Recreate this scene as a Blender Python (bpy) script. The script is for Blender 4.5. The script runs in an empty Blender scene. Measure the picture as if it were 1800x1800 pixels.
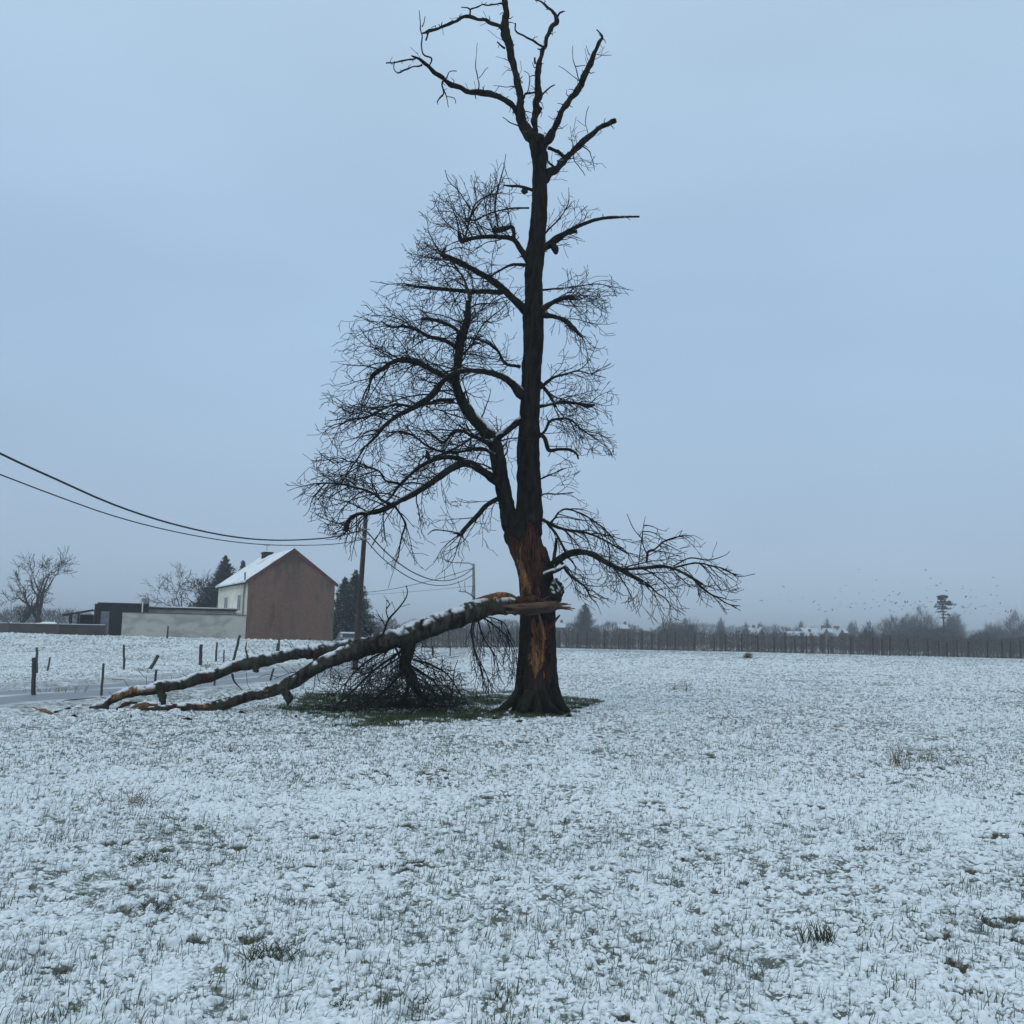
import bpy, math, random
import numpy as np
from mathutils import Vector, Matrix

# ------------------------------------------------------------------ camera, sky, light, exposure
sc = bpy.context.scene
EYE = 1.6
PITCH = math.atan(217/1800.0)
ROLL = math.radians(1.15)
fwd = np.array([0, math.cos(PITCH), math.sin(PITCH)])
_r0 = np.array([1.0, 0, 0]); _u0 = np.array([0, -math.sin(PITCH), math.cos(PITCH)])
cr = math.cos(ROLL)*_r0 + math.sin(ROLL)*_u0
cu = -math.sin(ROLL)*_r0 + math.cos(ROLL)*_u0
cam_d = bpy.data.cameras.new("camera")
cam = bpy.data.objects.new("camera", cam_d)
sc.collection.objects.link(cam)
cam_d.sensor_width = 36.0
cam_d.lens = 36.0
cam_d.clip_start = 0.05
cam_d.clip_end = 6000
M = Matrix(((cr[0], cu[0], -fwd[0], 0), (cr[1], cu[1], -fwd[1], 0), (cr[2], cu[2], -fwd[2], EYE), (0, 0, 0, 1)))
cam.matrix_world = M
sc.camera = cam

SUN_EL, SUN_AZ = 38.0, 215.0       # a veiled sun behind the camera
w = bpy.data.worlds.new("World"); sc.world = w; w.use_nodes = True
nt = w.node_tree; nt.nodes.clear()
out = nt.nodes.new("ShaderNodeOutputWorld"); bg = nt.nodes.new("ShaderNodeBackground")
sky = nt.nodes.new("ShaderNodeTexSky"); sky.sky_type = 'NISHITA'; sky.sun_disc = False
sky.sun_elevation = math.radians(SUN_EL); sky.sun_rotation = math.radians(SUN_AZ)
tc = nt.nodes.new("ShaderNodeTexCoord"); sep = nt.nodes.new("ShaderNodeSeparateXYZ")
nt.links.new(tc.outputs['Generated'], sep.inputs[0])
ramp = nt.nodes.new("ShaderNodeValToRGB")
cr_ = ramp.color_ramp; cr_.interpolation = 'EASE'
cr_.elements[0].position = 0.0; cr_.elements[0].color = (3.85, 5.25, 6.8, 1)
cr_.elements[1].position = 1.0; cr_.elements[1].color = (8.6, 10.0, 11.2, 1)
e = cr_.elements.new(0.10); e.color = (3.85, 5.25, 6.95, 1)
e = cr_.elements.new(0.30); e.color = (3.85, 5.5, 7.5, 1)
e = cr_.elements.new(0.55); e.color = (4.7, 6.4, 8.3, 1)
nt.links.new(sep.outputs[2], ramp.inputs[0])
# soft structure of the overcast layer
nz = nt.nodes.new("ShaderNodeTexNoise"); nz.inputs['Scale'].default_value = 1.6; nz.inputs['Detail'].default_value = 3
mp = nt.nodes.new("ShaderNodeMapping"); mp.inputs['Scale'].default_value = (1, 1, 3.0)
nt.links.new(tc.outputs['Generated'], mp.inputs[0]); nt.links.new(mp.outputs[0], nz.inputs[0])
mr = nt.nodes.new("ShaderNodeMapRange"); mr.inputs[1].default_value = 0.3; mr.inputs[2].default_value = 0.7
mr.inputs[3].default_value = 0.93; mr.inputs[4].default_value = 1.07
nt.links.new(nz.outputs[0], mr.inputs[0])
mul = nt.nodes.new("ShaderNodeVectorMath"); mul.operation = 'SCALE'
nt.links.new(ramp.outputs[0], mul.inputs[0]); nt.links.new(mr.outputs[0], mul.inputs['Scale'])
mix = nt.nodes.new("ShaderNodeMix"); mix.data_type = 'RGBA'; mix.inputs[0].default_value = 0.05
nt.links.new(mul.outputs[0], mix.inputs[6]); nt.links.new(sky.outputs[0], mix.inputs[7])
nt.links.new(mix.outputs[2], bg.inputs[0]); bg.inputs[1].default_value = 0.1
nt.links.new(bg.outputs[0], out.inputs[0])

sun_d = bpy.data.lights.new("sun", 'SUN'); sun_d.energy = 0.5; sun_d.angle = math.radians(25); sun_d.color = (1.0, 0.97, 0.93)
sun = bpy.data.objects.new("sun", sun_d); sc.collection.objects.link(sun)
az = math.radians(SUN_AZ)
sd = Vector((math.sin(az)*math.cos(math.radians(SUN_EL)), math.cos(az)*math.cos(math.radians(SUN_EL)), math.sin(math.radians(SUN_EL))))
sun.rotation_euler = sd.to_track_quat('Z', 'Y').to_euler()
sc.view_settings.view_transform = 'Standard'; sc.view_settings.look = 'None'
sc.view_settings.exposure = 0.0; sc.view_settings.gamma = 1.0; sc.view_settings.use_curve_mapping = False

# ------------------------------------------------------------------ geometry helpers
def P(px, py, Y):
    """photo pixel (1800 px frame) -> world point on the vertical plane at depth Y"""
    d = fwd + (px-900)/1800.0*cr - (py-900)/1800.0*cu
    t = Y/d[1]
    return np.array([d[0]*t, Y, EYE + d[2]*t])
def PXW(p):
    """world points (n,3) -> photo pixels"""
    q = np.atleast_2d(p) - np.array([0, 0, EYE])
    zf = q@fwd
    zf = np.where(zf < 0.1, 0.1, zf)
    return 900 + 1800*(q@cr)/zf, 900 - 1800*(q@cu)/zf

def _hash(ix, iy, iz, s):
    h = (ix.astype(np.int64)*374761393 + iy.astype(np.int64)*668265263 + iz.astype(np.int64)*2147483647 + s*1274126177) & 0xffffffff
    h = ((h ^ (h >> 13))*1274126177) & 0xffffffff
    h = ((h ^ (h >> 16))*2246822519) & 0xffffffff
    h = h ^ (h >> 15)
    return (h & 0xffffff)/float(0xffffff)*2-1
def noise2(x, y, s=0):
    ix = np.floor(x); iy = np.floor(y); fx = x-ix; fy = y-iy
    ux = fx*fx*(3-2*fx); uy = fy*fy*(3-2*fy)
    ix = ix.astype(np.int64); iy = iy.astype(np.int64); z = np.zeros_like(ix)
    a = _hash(ix, iy, z, s); b = _hash(ix+1, iy, z, s); c = _hash(ix, iy+1, z, s); d = _hash(ix+1, iy+1, z, s)
    return (a*(1-ux)+b*ux)*(1-uy)+(c*(1-ux)+d*ux)*uy
def noise3(p, s=0):
    i = np.floor(p); f = p-i; u = f*f*(3-2*f); i = i.astype(np.int64)
    r = 0
    for dz in (0, 1):
        wz = u[:, 2] if dz else 1-u[:, 2]
        for dy in (0, 1):
            wy = u[:, 1] if dy else 1-u[:, 1]
            for dx in (0, 1):
                wx = u[:, 0] if dx else 1-u[:, 0]
                r = r + wx*wy*wz*_hash(i[:, 0]+dx, i[:, 1]+dy, i[:, 2]+dz, s)
    return r
def fbm3(p, o=3, s=0):
    a = 1.0; r = 0; t = 0
    for k in range(o):
        r = r+a*noise3(p*(2.03**k), s+k*7); t += a; a *= 0.5
    return r/t
def sstep(a, b, x):
    t = np.clip((x-a)/(b-a), 0, 1); return t*t*(3-2*t)
def inpoly(x, y, poly):
    x = np.asarray(x); y = np.asarray(y); r = np.zeros(x.shape, bool); n = len(poly); j = n-1
    for i in range(n):
        xi, yi = poly[i]; xj, yj = poly[j]
        if yi != yj:
            c = ((yi > y) != (yj > y)) & (x < (xj-xi)*(y-yi)/(yj-yi)+xi)
            r ^= c
        j = i
    return r

class MB:
    """collects faces, links them as one mesh object"""
    def __init__(self): self.V = []; self.F = []; self.n = 0; self.C = []
    def add(self, verts, faces, mat=0, col=None):
        verts = np.asarray(verts, float).reshape(-1, 3)
        if isinstance(faces, np.ndarray): self.F.append((faces.astype(np.int64)+self.n, mat))
        else:
            by = {}
            for f in faces: by.setdefault(len(f), []).append(f)
            for k, v in by.items(): self.F.append((np.array(v, np.int64)+self.n, mat))
        self.V.append(verts); self.n += len(verts)
        if col is None: col = np.zeros((len(verts), 4))
        self.C.append(np.broadcast_to(np.asarray(col, float), (len(verts), 4)))
    def box(self, c, s, R=None, mat=0, taper=1.0):
        v = np.array([[x, y, z] for z in (-.5, .5) for y in (-.5, .5) for x in (-.5, .5)], float)
        v[4:, :2] *= taper
        v = v*np.array(s)
        if R is not None: v = v@np.array(R).T
        self.add(v+np.array(c), [(0, 2, 3, 1), (4, 5, 7, 6), (0, 1, 5, 4), (2, 6, 7, 3), (0, 4, 6, 2), (1, 3, 7, 5)], mat)
    def hull(self, bottom, top, mat=0):
        """prism between two matching polygons of 3-D points"""
        n = len(bottom); v = list(bottom)+list(top)
        f = [tuple(range(n-1, -1, -1)), tuple(range(n, 2*n))]+[(i, (i+1) % n, n+(i+1) % n, n+i) for i in range(n)]
        self.add(v, f, mat)
    def tube(self, pts, rad, sides=6, cap=True, mat=0, flat=1.0):
        pts = np.asarray(pts, float); n = len(pts)
        rad = np.broadcast_to(np.asarray(rad, float), (n,))
        t = np.gradient(pts, axis=0); t /= np.linalg.norm(t, axis=1)[:, None]+1e-12
        a = np.array([0, 0, 1.0]) if abs(t[0][2]) < .8 else np.array([1.0, 0, 0])
        N = np.zeros((n, 3)); u = np.cross(t[0], a); u /= np.linalg.norm(u); N[0] = u
        for i in range(1, n):
            u = u - t[i]*np.dot(u, t[i]); u /= np.linalg.norm(u)+1e-12; N[i] = u
        B = np.cross(t, N)
        th = np.arange(sides)*2*math.pi/sides
        v = pts[:, None, :]+rad[:, None, None]*(np.cos(th)[None, :, None]*N[:, None, :]+flat*np.sin(th)[None, :, None]*B[:, None, :])
        v = v.reshape(-1, 3)
        i = np.arange(n-1)[:, None]*sides; j = np.arange(sides)[None, :]; k = (j+1) % sides
        q = np.stack([i+j, i+k, i+sides+k, i+sides+j], -1).reshape(-1, 4)
        st = self.n
        self.add(v, q, mat)
        if cap:
            self.F.append((np.array([list(range(sides-1, -1, -1))])+st, mat))
            self.F.append((np.array([list(range(sides))])+st+(n-1)*sides, mat))
        return st, n, sides
    def build(self, name, mats, parent=None, smooth=False, attr=None, displace=None):
        V = np.concatenate(self.V) if self.V else np.zeros((0, 3))
        if displace is not None: V = displace(V)
        me = bpy.data.meshes.new(name)
        me.vertices.add(len(V)); me.vertices.foreach_set("co", V.astype(np.float32).ravel())
        tot = [np.full(len(f), f.shape[1]) for f, m in self.F]
        idx = np.concatenate([f.ravel() for f, m in self.F]) if self.F else np.zeros(0, int)
        tot = np.concatenate(tot) if tot else np.zeros(0, int)
        mi = np.concatenate([np.full(len(f), m) for f, m in self.F]) if self.F else np.zeros(0, int)
        me.loops.add(len(idx)); me.loops.foreach_set("vertex_index", idx.astype(np.int32))
        me.polygons.add(len(tot))
        st = np.concatenate([[0], np.cumsum(tot)[:-1]]) if len(tot) else tot
        me.polygons.foreach_set("loop_start", st.astype(np.int32))
        me.polygons.foreach_set("loop_total", tot.astype(np.int32))
        me.polygons.foreach_set("material_index", mi.astype(np.int32))
        me.polygons.foreach_set("use_smooth", np.full(len(tot), smooth))
        if not isinstance(mats, (list, tuple)): mats = [mats]
        for m in mats: me.materials.append(m)
        if attr:
            a = me.color_attributes.new(attr, 'FLOAT_COLOR', 'POINT')
            a.data.foreach_set("color", np.concatenate(self.C).astype(np.float32).ravel())
        me.update(calc_edges=True)
        o = bpy.data.objects.new(name, me); sc.collection.objects.link(o)
        if parent is not None: o.parent = parent
        return o
def rebase(root, loc):
    """put an empty at loc while its children keep the world coordinates they were built in"""
    root.location = Vector(loc)
    for c in root.children: c.matrix_parent_inverse = Matrix.Translation(-Vector(loc))
def tag(o, label=None, cat=None, group=None, kind=None):
    if label: o['label'] = label
    if cat: o['category'] = cat
    if group: o['group'] = group
    if kind: o['kind'] = kind
    return o
def empty(name, loc=(0, 0, 0), rz=0):
    o = bpy.data.objects.new(name, None); o.location = loc; o.rotation_euler = (0, 0, rz); o.empty_display_size = .2
    sc.collection.objects.link(o); return o
def copy_tree(o, parent=None):
    c = o.copy(); sc.collection.objects.link(c); c.parent = parent
    for ch in list(o.children): copy_tree(ch, c)
    return c
def rotz(a): return np.array([[math.cos(a), -math.sin(a), 0], [math.sin(a), math.cos(a), 0], [0, 0, 1]])
def spline(pts, step):
    """Catmull-Rom through rows of values; the first three columns are space"""
    p = np.asarray(pts, float)
    if len(p) == 2:
        n = max(2, int(np.linalg.norm(p[1, :3]-p[0, :3])/step)+1)
        return p[0]+(p[1]-p[0])*np.linspace(0, 1, n)[:, None]
    q = np.vstack([2*p[0]-p[1], p, 2*p[-1]-p[-2]]); o = []
    for i in range(1, len(q)-2):
        n = max(1, int(np.linalg.norm(q[i+1, :3]-q[i, :3])/step))
        t = np.arange(n)[:, None]/n
        o.append(.5*((2*q[i])+(-q[i-1]+q[i+1])*t+(2*q[i-1]-5*q[i]+4*q[i+1]-q[i+2])*t*t+(-q[i-1]+3*q[i]-3*q[i+1]+q[i+2])*t**3))
    o.append(q[-2][None]); return np.vstack(o)

# ------------------------------------------------------------------ materials
class NT:
    def __init__(self, name):
        self.m = bpy.data.materials.new(name); self.m.use_nodes = True
        self.t = self.m.node_tree; self.t.nodes.clear()
        self.out = self.n("ShaderNodeOutputMaterial"); self.b = self.n("ShaderNodeBsdfPrincipled")
        self.l(self.b.outputs[0], self.out.inputs[0])
        self.b.inputs['Roughness'].default_value = .9
        self.b.inputs['Specular IOR Level'].default_value = .25
    def n(self, t, **k):
        o = self.t.nodes.new(t)
        for a, v in k.items(): setattr(o, a, v)
        return o
    def l(self, a, b): self.t.links.new(a, b)
    def co(self, kind='Object'):
        return self.n("ShaderNodeTexCoord").outputs[kind]
    def pos(self): return self.n("ShaderNodeNewGeometry").outputs['Position']
    def noise(self, vec, scale, detail=4, rough=.55, stretch=None, dist=0):
        if stretch:
            m = self.n("ShaderNodeMapping"); m.inputs['Scale'].default_value = stretch; self.l(vec, m.inputs[0]); vec = m.outputs[0]
        o = self.n("ShaderNodeTexNoise"); o.inputs['Scale'].default_value = scale; o.inputs['Detail'].default_value = detail
        o.inputs['Roughness'].default_value = rough; o.inputs['Distortion'].default_value = dist
        self.l(vec, o.inputs['Vector']); return o.outputs[0]
    def range(self, v, a, b, c=0., d=1., smooth=True):
        o = self.n("ShaderNodeMapRange"); o.interpolation_type = 'SMOOTHSTEP' if smooth else 'LINEAR'
        for i, x in enumerate((a, b, c, d)): o.inputs[i+1].default_value = x
        self.l(v, o.inputs[0]); return o.outputs[0]
    def mix(self, f, a, b):
        o = self.n("ShaderNodeMix", data_type='RGBA')
        if isinstance(f, float): o.inputs[0].default_value = f
        else: self.l(f, o.inputs[0])
        for i, x in ((6, a), (7, b)):
            if isinstance(x, tuple): o.inputs[i].default_value = (*x, 1) if len(x) == 3 else x
            else: self.l(x, o.inputs[i])
        return o.outputs[2]
    def math(self, op, a, b=None):
        o = self.n("ShaderNodeMath", operation=op)
        for i, x in enumerate((a, b)):
            if x is None: continue
            if isinstance(x, (int, float)): o.inputs[i].default_value = x
            else: self.l(x, o.inputs[i])
        return o.outputs[0]
    def bump(self, h, s=.5, d=.02):
        o = self.n("ShaderNodeBump"); o.inputs['Strength'].default_value = s; o.inputs['Distance'].default_value = d
        self.l(h, o.inputs['Height']); self.l(o.outputs[0], self.b.inputs['Normal']); return o
    def color(self, c):
        if isinstance(c, tuple): self.b.inputs['Base Color'].default_value = (*c, 1)
        else: self.l(c, self.b.inputs['Base Color'])
    def attr(self, name):
        o = self.n("ShaderNodeAttribute"); o.attribute_name = name; return o
    def upmask(self, vec, lo, hi, scale, amt=.45):
        """snow settled on faces that look up, broken by noise"""
        g = self.n("ShaderNodeNewGeometry"); s = self.n("ShaderNodeSeparateXYZ"); self.l(g.outputs['Normal'], s.inputs[0])
        nn = self.noise(vec, scale, 3)
        a = self.math('ADD', s.outputs[2], self.math('MULTIPLY', self.math('SUBTRACT', nn, .5), amt*4))
        return self.range(a, lo, hi)
SNOW = (.80, .84, .85)
def simple(name, col, var=.25, scale=3., rough=.9, snow=None, bump=0, stretch=None, col2=None, metal=0):
    m = NT(name); v = m.co()
    n = m.noise(v, scale, 5, stretch=stretch)
    c2 = col2 or tuple(c*(1-var) for c in col)
    c1 = tuple(min(1, c*(1+var)) for c in col) if not col2 else col
    c = m.mix(m.range(n, .3, .7), c2, c1)
    if snow: c = m.mix(m.upmask(v, *snow), c, SNOW)
    m.color(c); m.b.inputs['Roughness'].default_value = rough; m.b.inputs['Metallic'].default_value = metal
    if bump: m.bump(m.noise(v, scale*5, 4, stretch=stretch), bump, .02)
    return m.m

# ------------------------------------------------------------------ ground
rng = np.random.default_rng(7)
def G(px, py, z=0.0):
    """photo pixel -> point on level ground"""
    d = fwd + (px-900)/1800.0*cr - (py-900)/1800.0*cu
    t = (z-EYE)/d[2]
    return np.array([d[0]*t, d[1]*t, z])
def base_h(x, y):
    a = 0.80*sstep(48, 86, y)*(1-sstep(-16.4, -13.4, x))
    b = 0.22*sstep(55, 85, y)*(1-sstep(-46, -30, x))
    c = 0.10*noise2(x*.06, y*.06, 3)*sstep(26, 60, y)
    return a+b+c
road_px = [(-420, 1262), (-200, 1243), (0, 1226), (180, 1213), (370, 1198), (520, 1183), (640, 1167), (720, 1157), (775, 1151), (830, 1146), (980, 1143.5), (1200, 1146)]
road = np.array([G(*p)[:2] for p in road_px])
road = spline(np.c_[road, np.zeros(len(road))], 1.0)[:, :2]
def road_dist(x, y):
    r = np.full(x.shape, 1e9)
    for i in range(0, len(road)-1, 2):
        a = road[i]; b = road[min(i+2, len(road)-1)]; ab = b-a; L = (ab**2).sum()+1e-9
        t = np.clip(((x-a[0])*ab[0]+(y-a[1])*ab[1])/L, 0, 1)
        r = np.minimum(r, (x-a[0]-t*ab[0])**2+(y-a[1]-t*ab[1])**2)
    return np.sqrt(r)
GREEN = [(500, 1240), (560, 1216), (700, 1200), (760, 1203), (900, 1216), (960, 1208), (1005, 1226), (1055, 1231), (1050, 1242), (1005, 1252), (985, 1262),
         (900, 1259), (800, 1268), (680, 1276), (600, 1268), (540, 1258)]
def green_mask(x, y):
    X = x+.35*noise2(x*1.3, y*1.3, 11)+.12*noise2(x*6, y*6, 12); Yy = y+.7*noise2(x*1.1+9, y*1.1, 13)+.25*noise2(x*5, y*5, 14)
    px, py = PXW(np.c_[X.ravel(), Yy.ravel(), np.zeros(X.size)])
    m = inpoly(px, py, GREEN).astype(float).reshape(x.shape)
    m = m*np.clip(.72+.9*noise2(x*2.6, y*2.6, 17)+.5*noise2(x*9, y*9, 18), 0, 1)
    return np.where((y > 12) & (y < 40), m, 0)
def micro(x, y, cell):
    f = lambda fr: np.clip(1.4-cell*fr*2.2, 0, 1)
    h = .022*noise2(x*1.1, y*1.1, 1)*f(1.1)
    n2 = noise2(x*3.1+5, y*3.1, 2); h = h+.018*(1-np.abs(n2)*1.6)*f(3.1)
    n3 = noise2(x*8.3, y*8.3+3, 4); h = h+.022*(1-np.abs(n3)*1.7)*f(8.3)
    n4 = noise2(x*21, y*21, 5); h = h+.010*n4*f(21)
    n5 = noise2(x*46, y*46, 6); h = h+.003*n5*f(46)
    hole = .55*noise2(x*1.4+40, y*1.4, 8)+.8*noise2(x*6.1, y*7.7+7, 9)+.45*noise2(x*17, y*21+7, 10)
    hm = sstep(.80, .93, hole)
    h = h-.020*hm*f(8)
    return h, hm, np.clip(np.abs(n3)*1.5, 0, 1)*.5+np.clip(.5-n4*.8, 0, 1)*.5
def hgt(x, y):
    x = np.atleast_1d(np.asarray(x, float)); y = np.atleast_1d(np.asarray(y, float))
    cell = .0034*np.maximum(y, 4)
    h, hm, _ = micro(x, y, cell)
    return base_h(x, y)+h

ur = np.concatenate([[-60, -22, -9, -4.5, -2.6, -1.8, -1.4], np.linspace(-1.12, 1.12, 900), [1.4, 1.8, 2.6, 4.5, 9, 22, 60]])
yr = [-1400, -500, -160, -60, -25, -10, -4, -1, .8, 1.8, 2.5, 3.0]
v = 3.4
while v < 62: yr.append(v); v += max(.011, .0030*v)
while v < 1500: yr.append(v); v *= 1.018
yr.append(1520.)
yr = np.array(yr)
Yg = np.repeat(yr[:, None], len(ur), 1)
Xg = ur[None, :]*(1.2+.54*np.maximum(Yg, .5))
Xg = np.clip(Xg, -1500-0*Xg, 1500)
Xg = np.where(np.abs(ur)[None, :] > 50, np.sign(ur)[None, :]*1500., Xg)
x_, y_ = Xg.ravel(), Yg.ravel()
# keep columns ordered where they meet the outer edge
mic, hole, crev = micro(x_, y_, .0034*np.maximum(y_, 4))
rd = np.full(x_.shape, 99.); k = (y_ > 10) & (y_ < 190) & (np.abs(x_) < 130); rd[k] = road_dist(x_[k], y_[k])
damp = sstep(1.6, 2.6, rd)
calm = 1-sstep(300, 700, y_)
z_ = base_h(x_, y_)*calm+mic*damp*calm*sstep(-30, 0, y_+5)-.05*(1-damp)
z_ += .09*np.exp(-((rd-2.7)/.7)**2)
gm = green_mask(x_, y_)
z_ -= .02*gm
gb = MB()
nc = len(ur); i = np.arange(len(yr)-1)[:, None]*nc; j = np.arange(nc-1)[None, :]
col = np.c_[gm, hole, np.clip(1-(rd-1.5)/2.2, 0, 1)*(rd < 4), crev]
gb.add(np.c_[x_, y_, z_], np.stack([i+j, i+j+1, i+nc+j+1, i+nc+j], -1).reshape(-1, 4), 0, col)

m = NT("snowy_field"); p = m.pos()
at = m.attr("g"); s = m.n("ShaderNodeSeparateColor"); m.l(at.outputs['Color'], s.inputs[0])
n1 = m.noise(p, 34, 5, .7, dist=.4); n2 = m.noise(p, 8.5, 5, .65, stretch=(1, .8, 1)); n3 = m.noise(p, 1.7, 4, .6, stretch=(1, .6, 1)); n4 = m.noise(p, .22, 3, .55, stretch=(1, .7, 1))
f = m.math('ADD', m.math('MULTIPLY', n1, .50), m.math('ADD', m.math('MULTIPLY', n2, .32), m.math('ADD', m.math('MULTIPLY', n3, .13), m.math('MULTIPLY', n4, .16))))
f = m.math('ADD', f, m.math('MULTIPLY', m.math('SUBTRACT', at.outputs['Alpha'], .36), .13))
thin = m.range(f, .580, .635)
frost = m.mix(m.noise(p, 60, 2), (.30, .34, .33), (.50, .55, .56))
snowc = m.mix(m.range(n3, .35, .65), (.70, .755, .76), (.80, .845, .85))
c = m.mix(m.range(f, .515, .59), snowc, frost)
grass = m.mix(n2, (.028, .036, .020), (.085, .08, .05))
c = m.mix(m.math('MULTIPLY', thin, .85), c, grass)
soil = m.mix(n1, (.020, .024, .010), (.085, .065, .035))
c = m.mix(s.outputs[1], c, soil)
gg = m.mix(n1, (.010, .020, .008), (.045, .068, .028))
gmask = m.math('MULTIPLY', s.outputs[0], m.range(n2, .25, .5, .55, 1))
c = m.mix(gmask, c, gg)
verge = m.mix(n2, (.10, .085, .06), (.5, .52, .53))
c = m.mix(m.math('MULTIPLY', s.outputs[2], m.range(n3, .3, .6)), c, verge)
m.color(c); m.b.inputs['Roughness'].default_value = .75
m.bump(m.noise(p, 38, 4, .65), .55, .012)
M_ground = m.m
ground = gb.build("ground", M_ground, smooth=True, attr="g"); tag(ground, kind="structure")

# lane
rb = MB(); prof = np.array([-1.75, -1.2, -.9, -.5, 0, .5, .9, 1.2, 1.75])
tn = np.gradient(road, axis=0); tn /= np.linalg.norm(tn, axis=1)[:, None]; nn_ = np.c_[-tn[:, 1], tn[:, 0]]
rv = []
for q in prof:
    xy = road+nn_*q; rv.append(np.c_[xy, base_h(xy[:, 0], xy[:, 1])+.012+.02*(1-(q/1.75)**2)])
rv = np.stack(rv, 1).reshape(-1, 3); L = len(prof)
i = np.arange(len(road)-1)[:, None]*L; j = np.arange(L-1)[None, :]
tr = np.tile((np.abs(np.abs(prof)-.85) < .5).astype(float), len(road))
rb.add(rv, np.stack([i+j, i+j+1, i+L+j+1, i+L+j], -1).reshape(-1, 4), 0, np.c_[tr, tr, tr, tr])
m = NT("slushy_lane"); p = m.pos(); a = m.attr("g"); n = m.noise(p, .8, 5); n2 = m.noise(p, 5, 4)
slush = m.mix(n2, (.40, .43, .45), (.62, .66, .68)); wet = m.mix(n2, (.16, .17, .185), (.30, .32, .34))
m.color(m.mix(m.range(m.math('ADD', m.math('MULTIPLY', a.outputs['Fac'], .35), n), .45, .75), slush, wet)); m.b.inputs['Roughness'].default_value = .55
tag(rb.build("road", m.m, smooth=True, attr="g"), kind="structure")

# ------------------------------------------------------------------ grass
def blades(n, px0, px1, y0, y1, pw, Lr, wd, colA, colB, keep=None, lean=.55, name="grass", label=None, up=.5):
    t = rng.random(n); e = 1-pw
    y = (y0**e+t*(y1**e-y0**e))**(1/e)
    u = rng.uniform(px0, px1, n); x = u*(1.0+.52*y)
    if keep is not None:
        k = keep(x, y); x, y = x[k], y[k]; n = len(x)
    z = hgt(x, y)-.008
    d = np.zeros(n); kk = (y > 16) & (y < 62); d[kk] = (road_dist(x[kk], y[kk]) < 2.3); k = d < .5
    x, y, z = x[k], y[k], z[k]; n = len(x)
    Ln = rng.uniform(*Lr, n)*(.7+.6*rng.random(n)); W = wd*(.6+.8*rng.random(n))*(1+.035*np.maximum(y-6, 0))
    az = rng.normal(.5, 1.3, n); ln = np.abs(rng.normal(0, lean, n))+.05; ln = np.clip(ln, 0, 1.35)
    dh = np.c_[np.cos(az), np.sin(az)]
    wa = rng.uniform(-.9, .9, n); wv = np.c_[np.cos(wa), np.sin(wa)]*W[:, None]*.5
    b = np.c_[x, y, z]
    m1 = b+np.c_[dh*(Ln*.5*np.sin(ln*.7))[:, None], Ln*.5*np.cos(ln*.7)]
    l2 = ln*1.45
    tp = m1+np.c_[dh*(Ln*.5*np.sin(l2))[:, None], Ln*.5*np.cos(l2)]
    wv3 = np.c_[wv, np.zeros(n)]
    V = np.stack([b-wv3, b+wv3, m1+wv3*.8, m1-wv3*.8, tp], 1).reshape(-1, 3)
    i = np.arange(n)*5
    mb = MB(); q = rng.random((n, 1))**1.3; cc = np.array(colA)*(1-q)+np.array(colB)*q; cc = np.c_[cc, np.ones(n)]
    mb.add(V, np.stack([i, i+1, i+2, i+3], 1), 0, np.repeat(cc, 5, 0)); mb.F.append((np.stack([i+3, i+2, i+4], 1), 0))
    o = mb.build(name, M_blade, attr="g"); tag(o, label, "grass", kind="stuff"); return o
m = NT("grass_blade"); m.l(m.attr("g").outputs['Color'], m.b.inputs['Base Color']); m.b.inputs['Roughness'].default_value = .7; M_blade = m.m
def patchy2(x, y):
    q = noise2(x*.9+7, y*.7, 24)+.8*noise2(x*3.3, y*2.6, 25)
    return (rng.random(len(x)) < np.clip(.40+q*.7, .06, 1)*np.clip(y/9-.1, .25, 1)) & (green_mask(x, y) < .4)
def patchy(x, y):
    q = noise2(x*1.2, y*1.2, 21)+.7*noise2(x*4, y*4, 22)
    return (rng.random(len(x)) < np.clip(.42+q*.9, .03, 1)) & (green_mask(x, y) < .5)
blades(115000, -1.05, 1.05, 3.4, 42, 1.15, (.03, .11), .0036, (.045, .060, .040), (.30, .34, .32), patchy, .8,
       label="thin frosted grass blades poking through the snow all over the field")
blades(170000, -1.05, 1.05, 3.4, 60, 1.15, (.012, .045), .0046, (.030, .040, .028), (.20, .22, .19), patchy2, 1.6, name="flattened_grass",
       label="short flattened grass tips half buried in the snow")
blades(230000, -1.0, 1.0, 11, 75, 1.25, (.02, .065), .0052, (.022, .030, .020), (.22, .24, .21), lambda x, y: (rng.random(len(x)) < np.clip(.42+.30*noise2(x*.5, y*.35, 27)+.5*noise2(x*2.2, y*1.5, 28), .04, 1)) & (green_mask(x, y) < .4), 1.0, name="field_grass",
       label="frosted short grass speckling the middle of the snowy field")
blades(42000, -1.05, 1.05, 3.4, 20, 1.25, (.03, .09), .0046, (.020, .030, .010), (.10, .125, .060), lambda x, y: (noise2(x*2.1+3, y*2.1, 81)+.8*noise2(x*6, y*6, 82)) > .72, .75, name="grass_clusters",
       label="denser clusters of green leafy grass scattered in the foreground snow")
blades(110000, -.62, .35, 15, 27, 1.01, (.03, .09), .006, (.012, .026, .009), (.075, .110, .042), lambda x, y: (green_mask(x, y) > .5) | ((green_mask(x+.3, y+.5) > .5) & (rng.random(len(x)) < .3)), .7,
       name="green_grass", label="dark green snow-free grass around the trunk and under the fallen limb")

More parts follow.
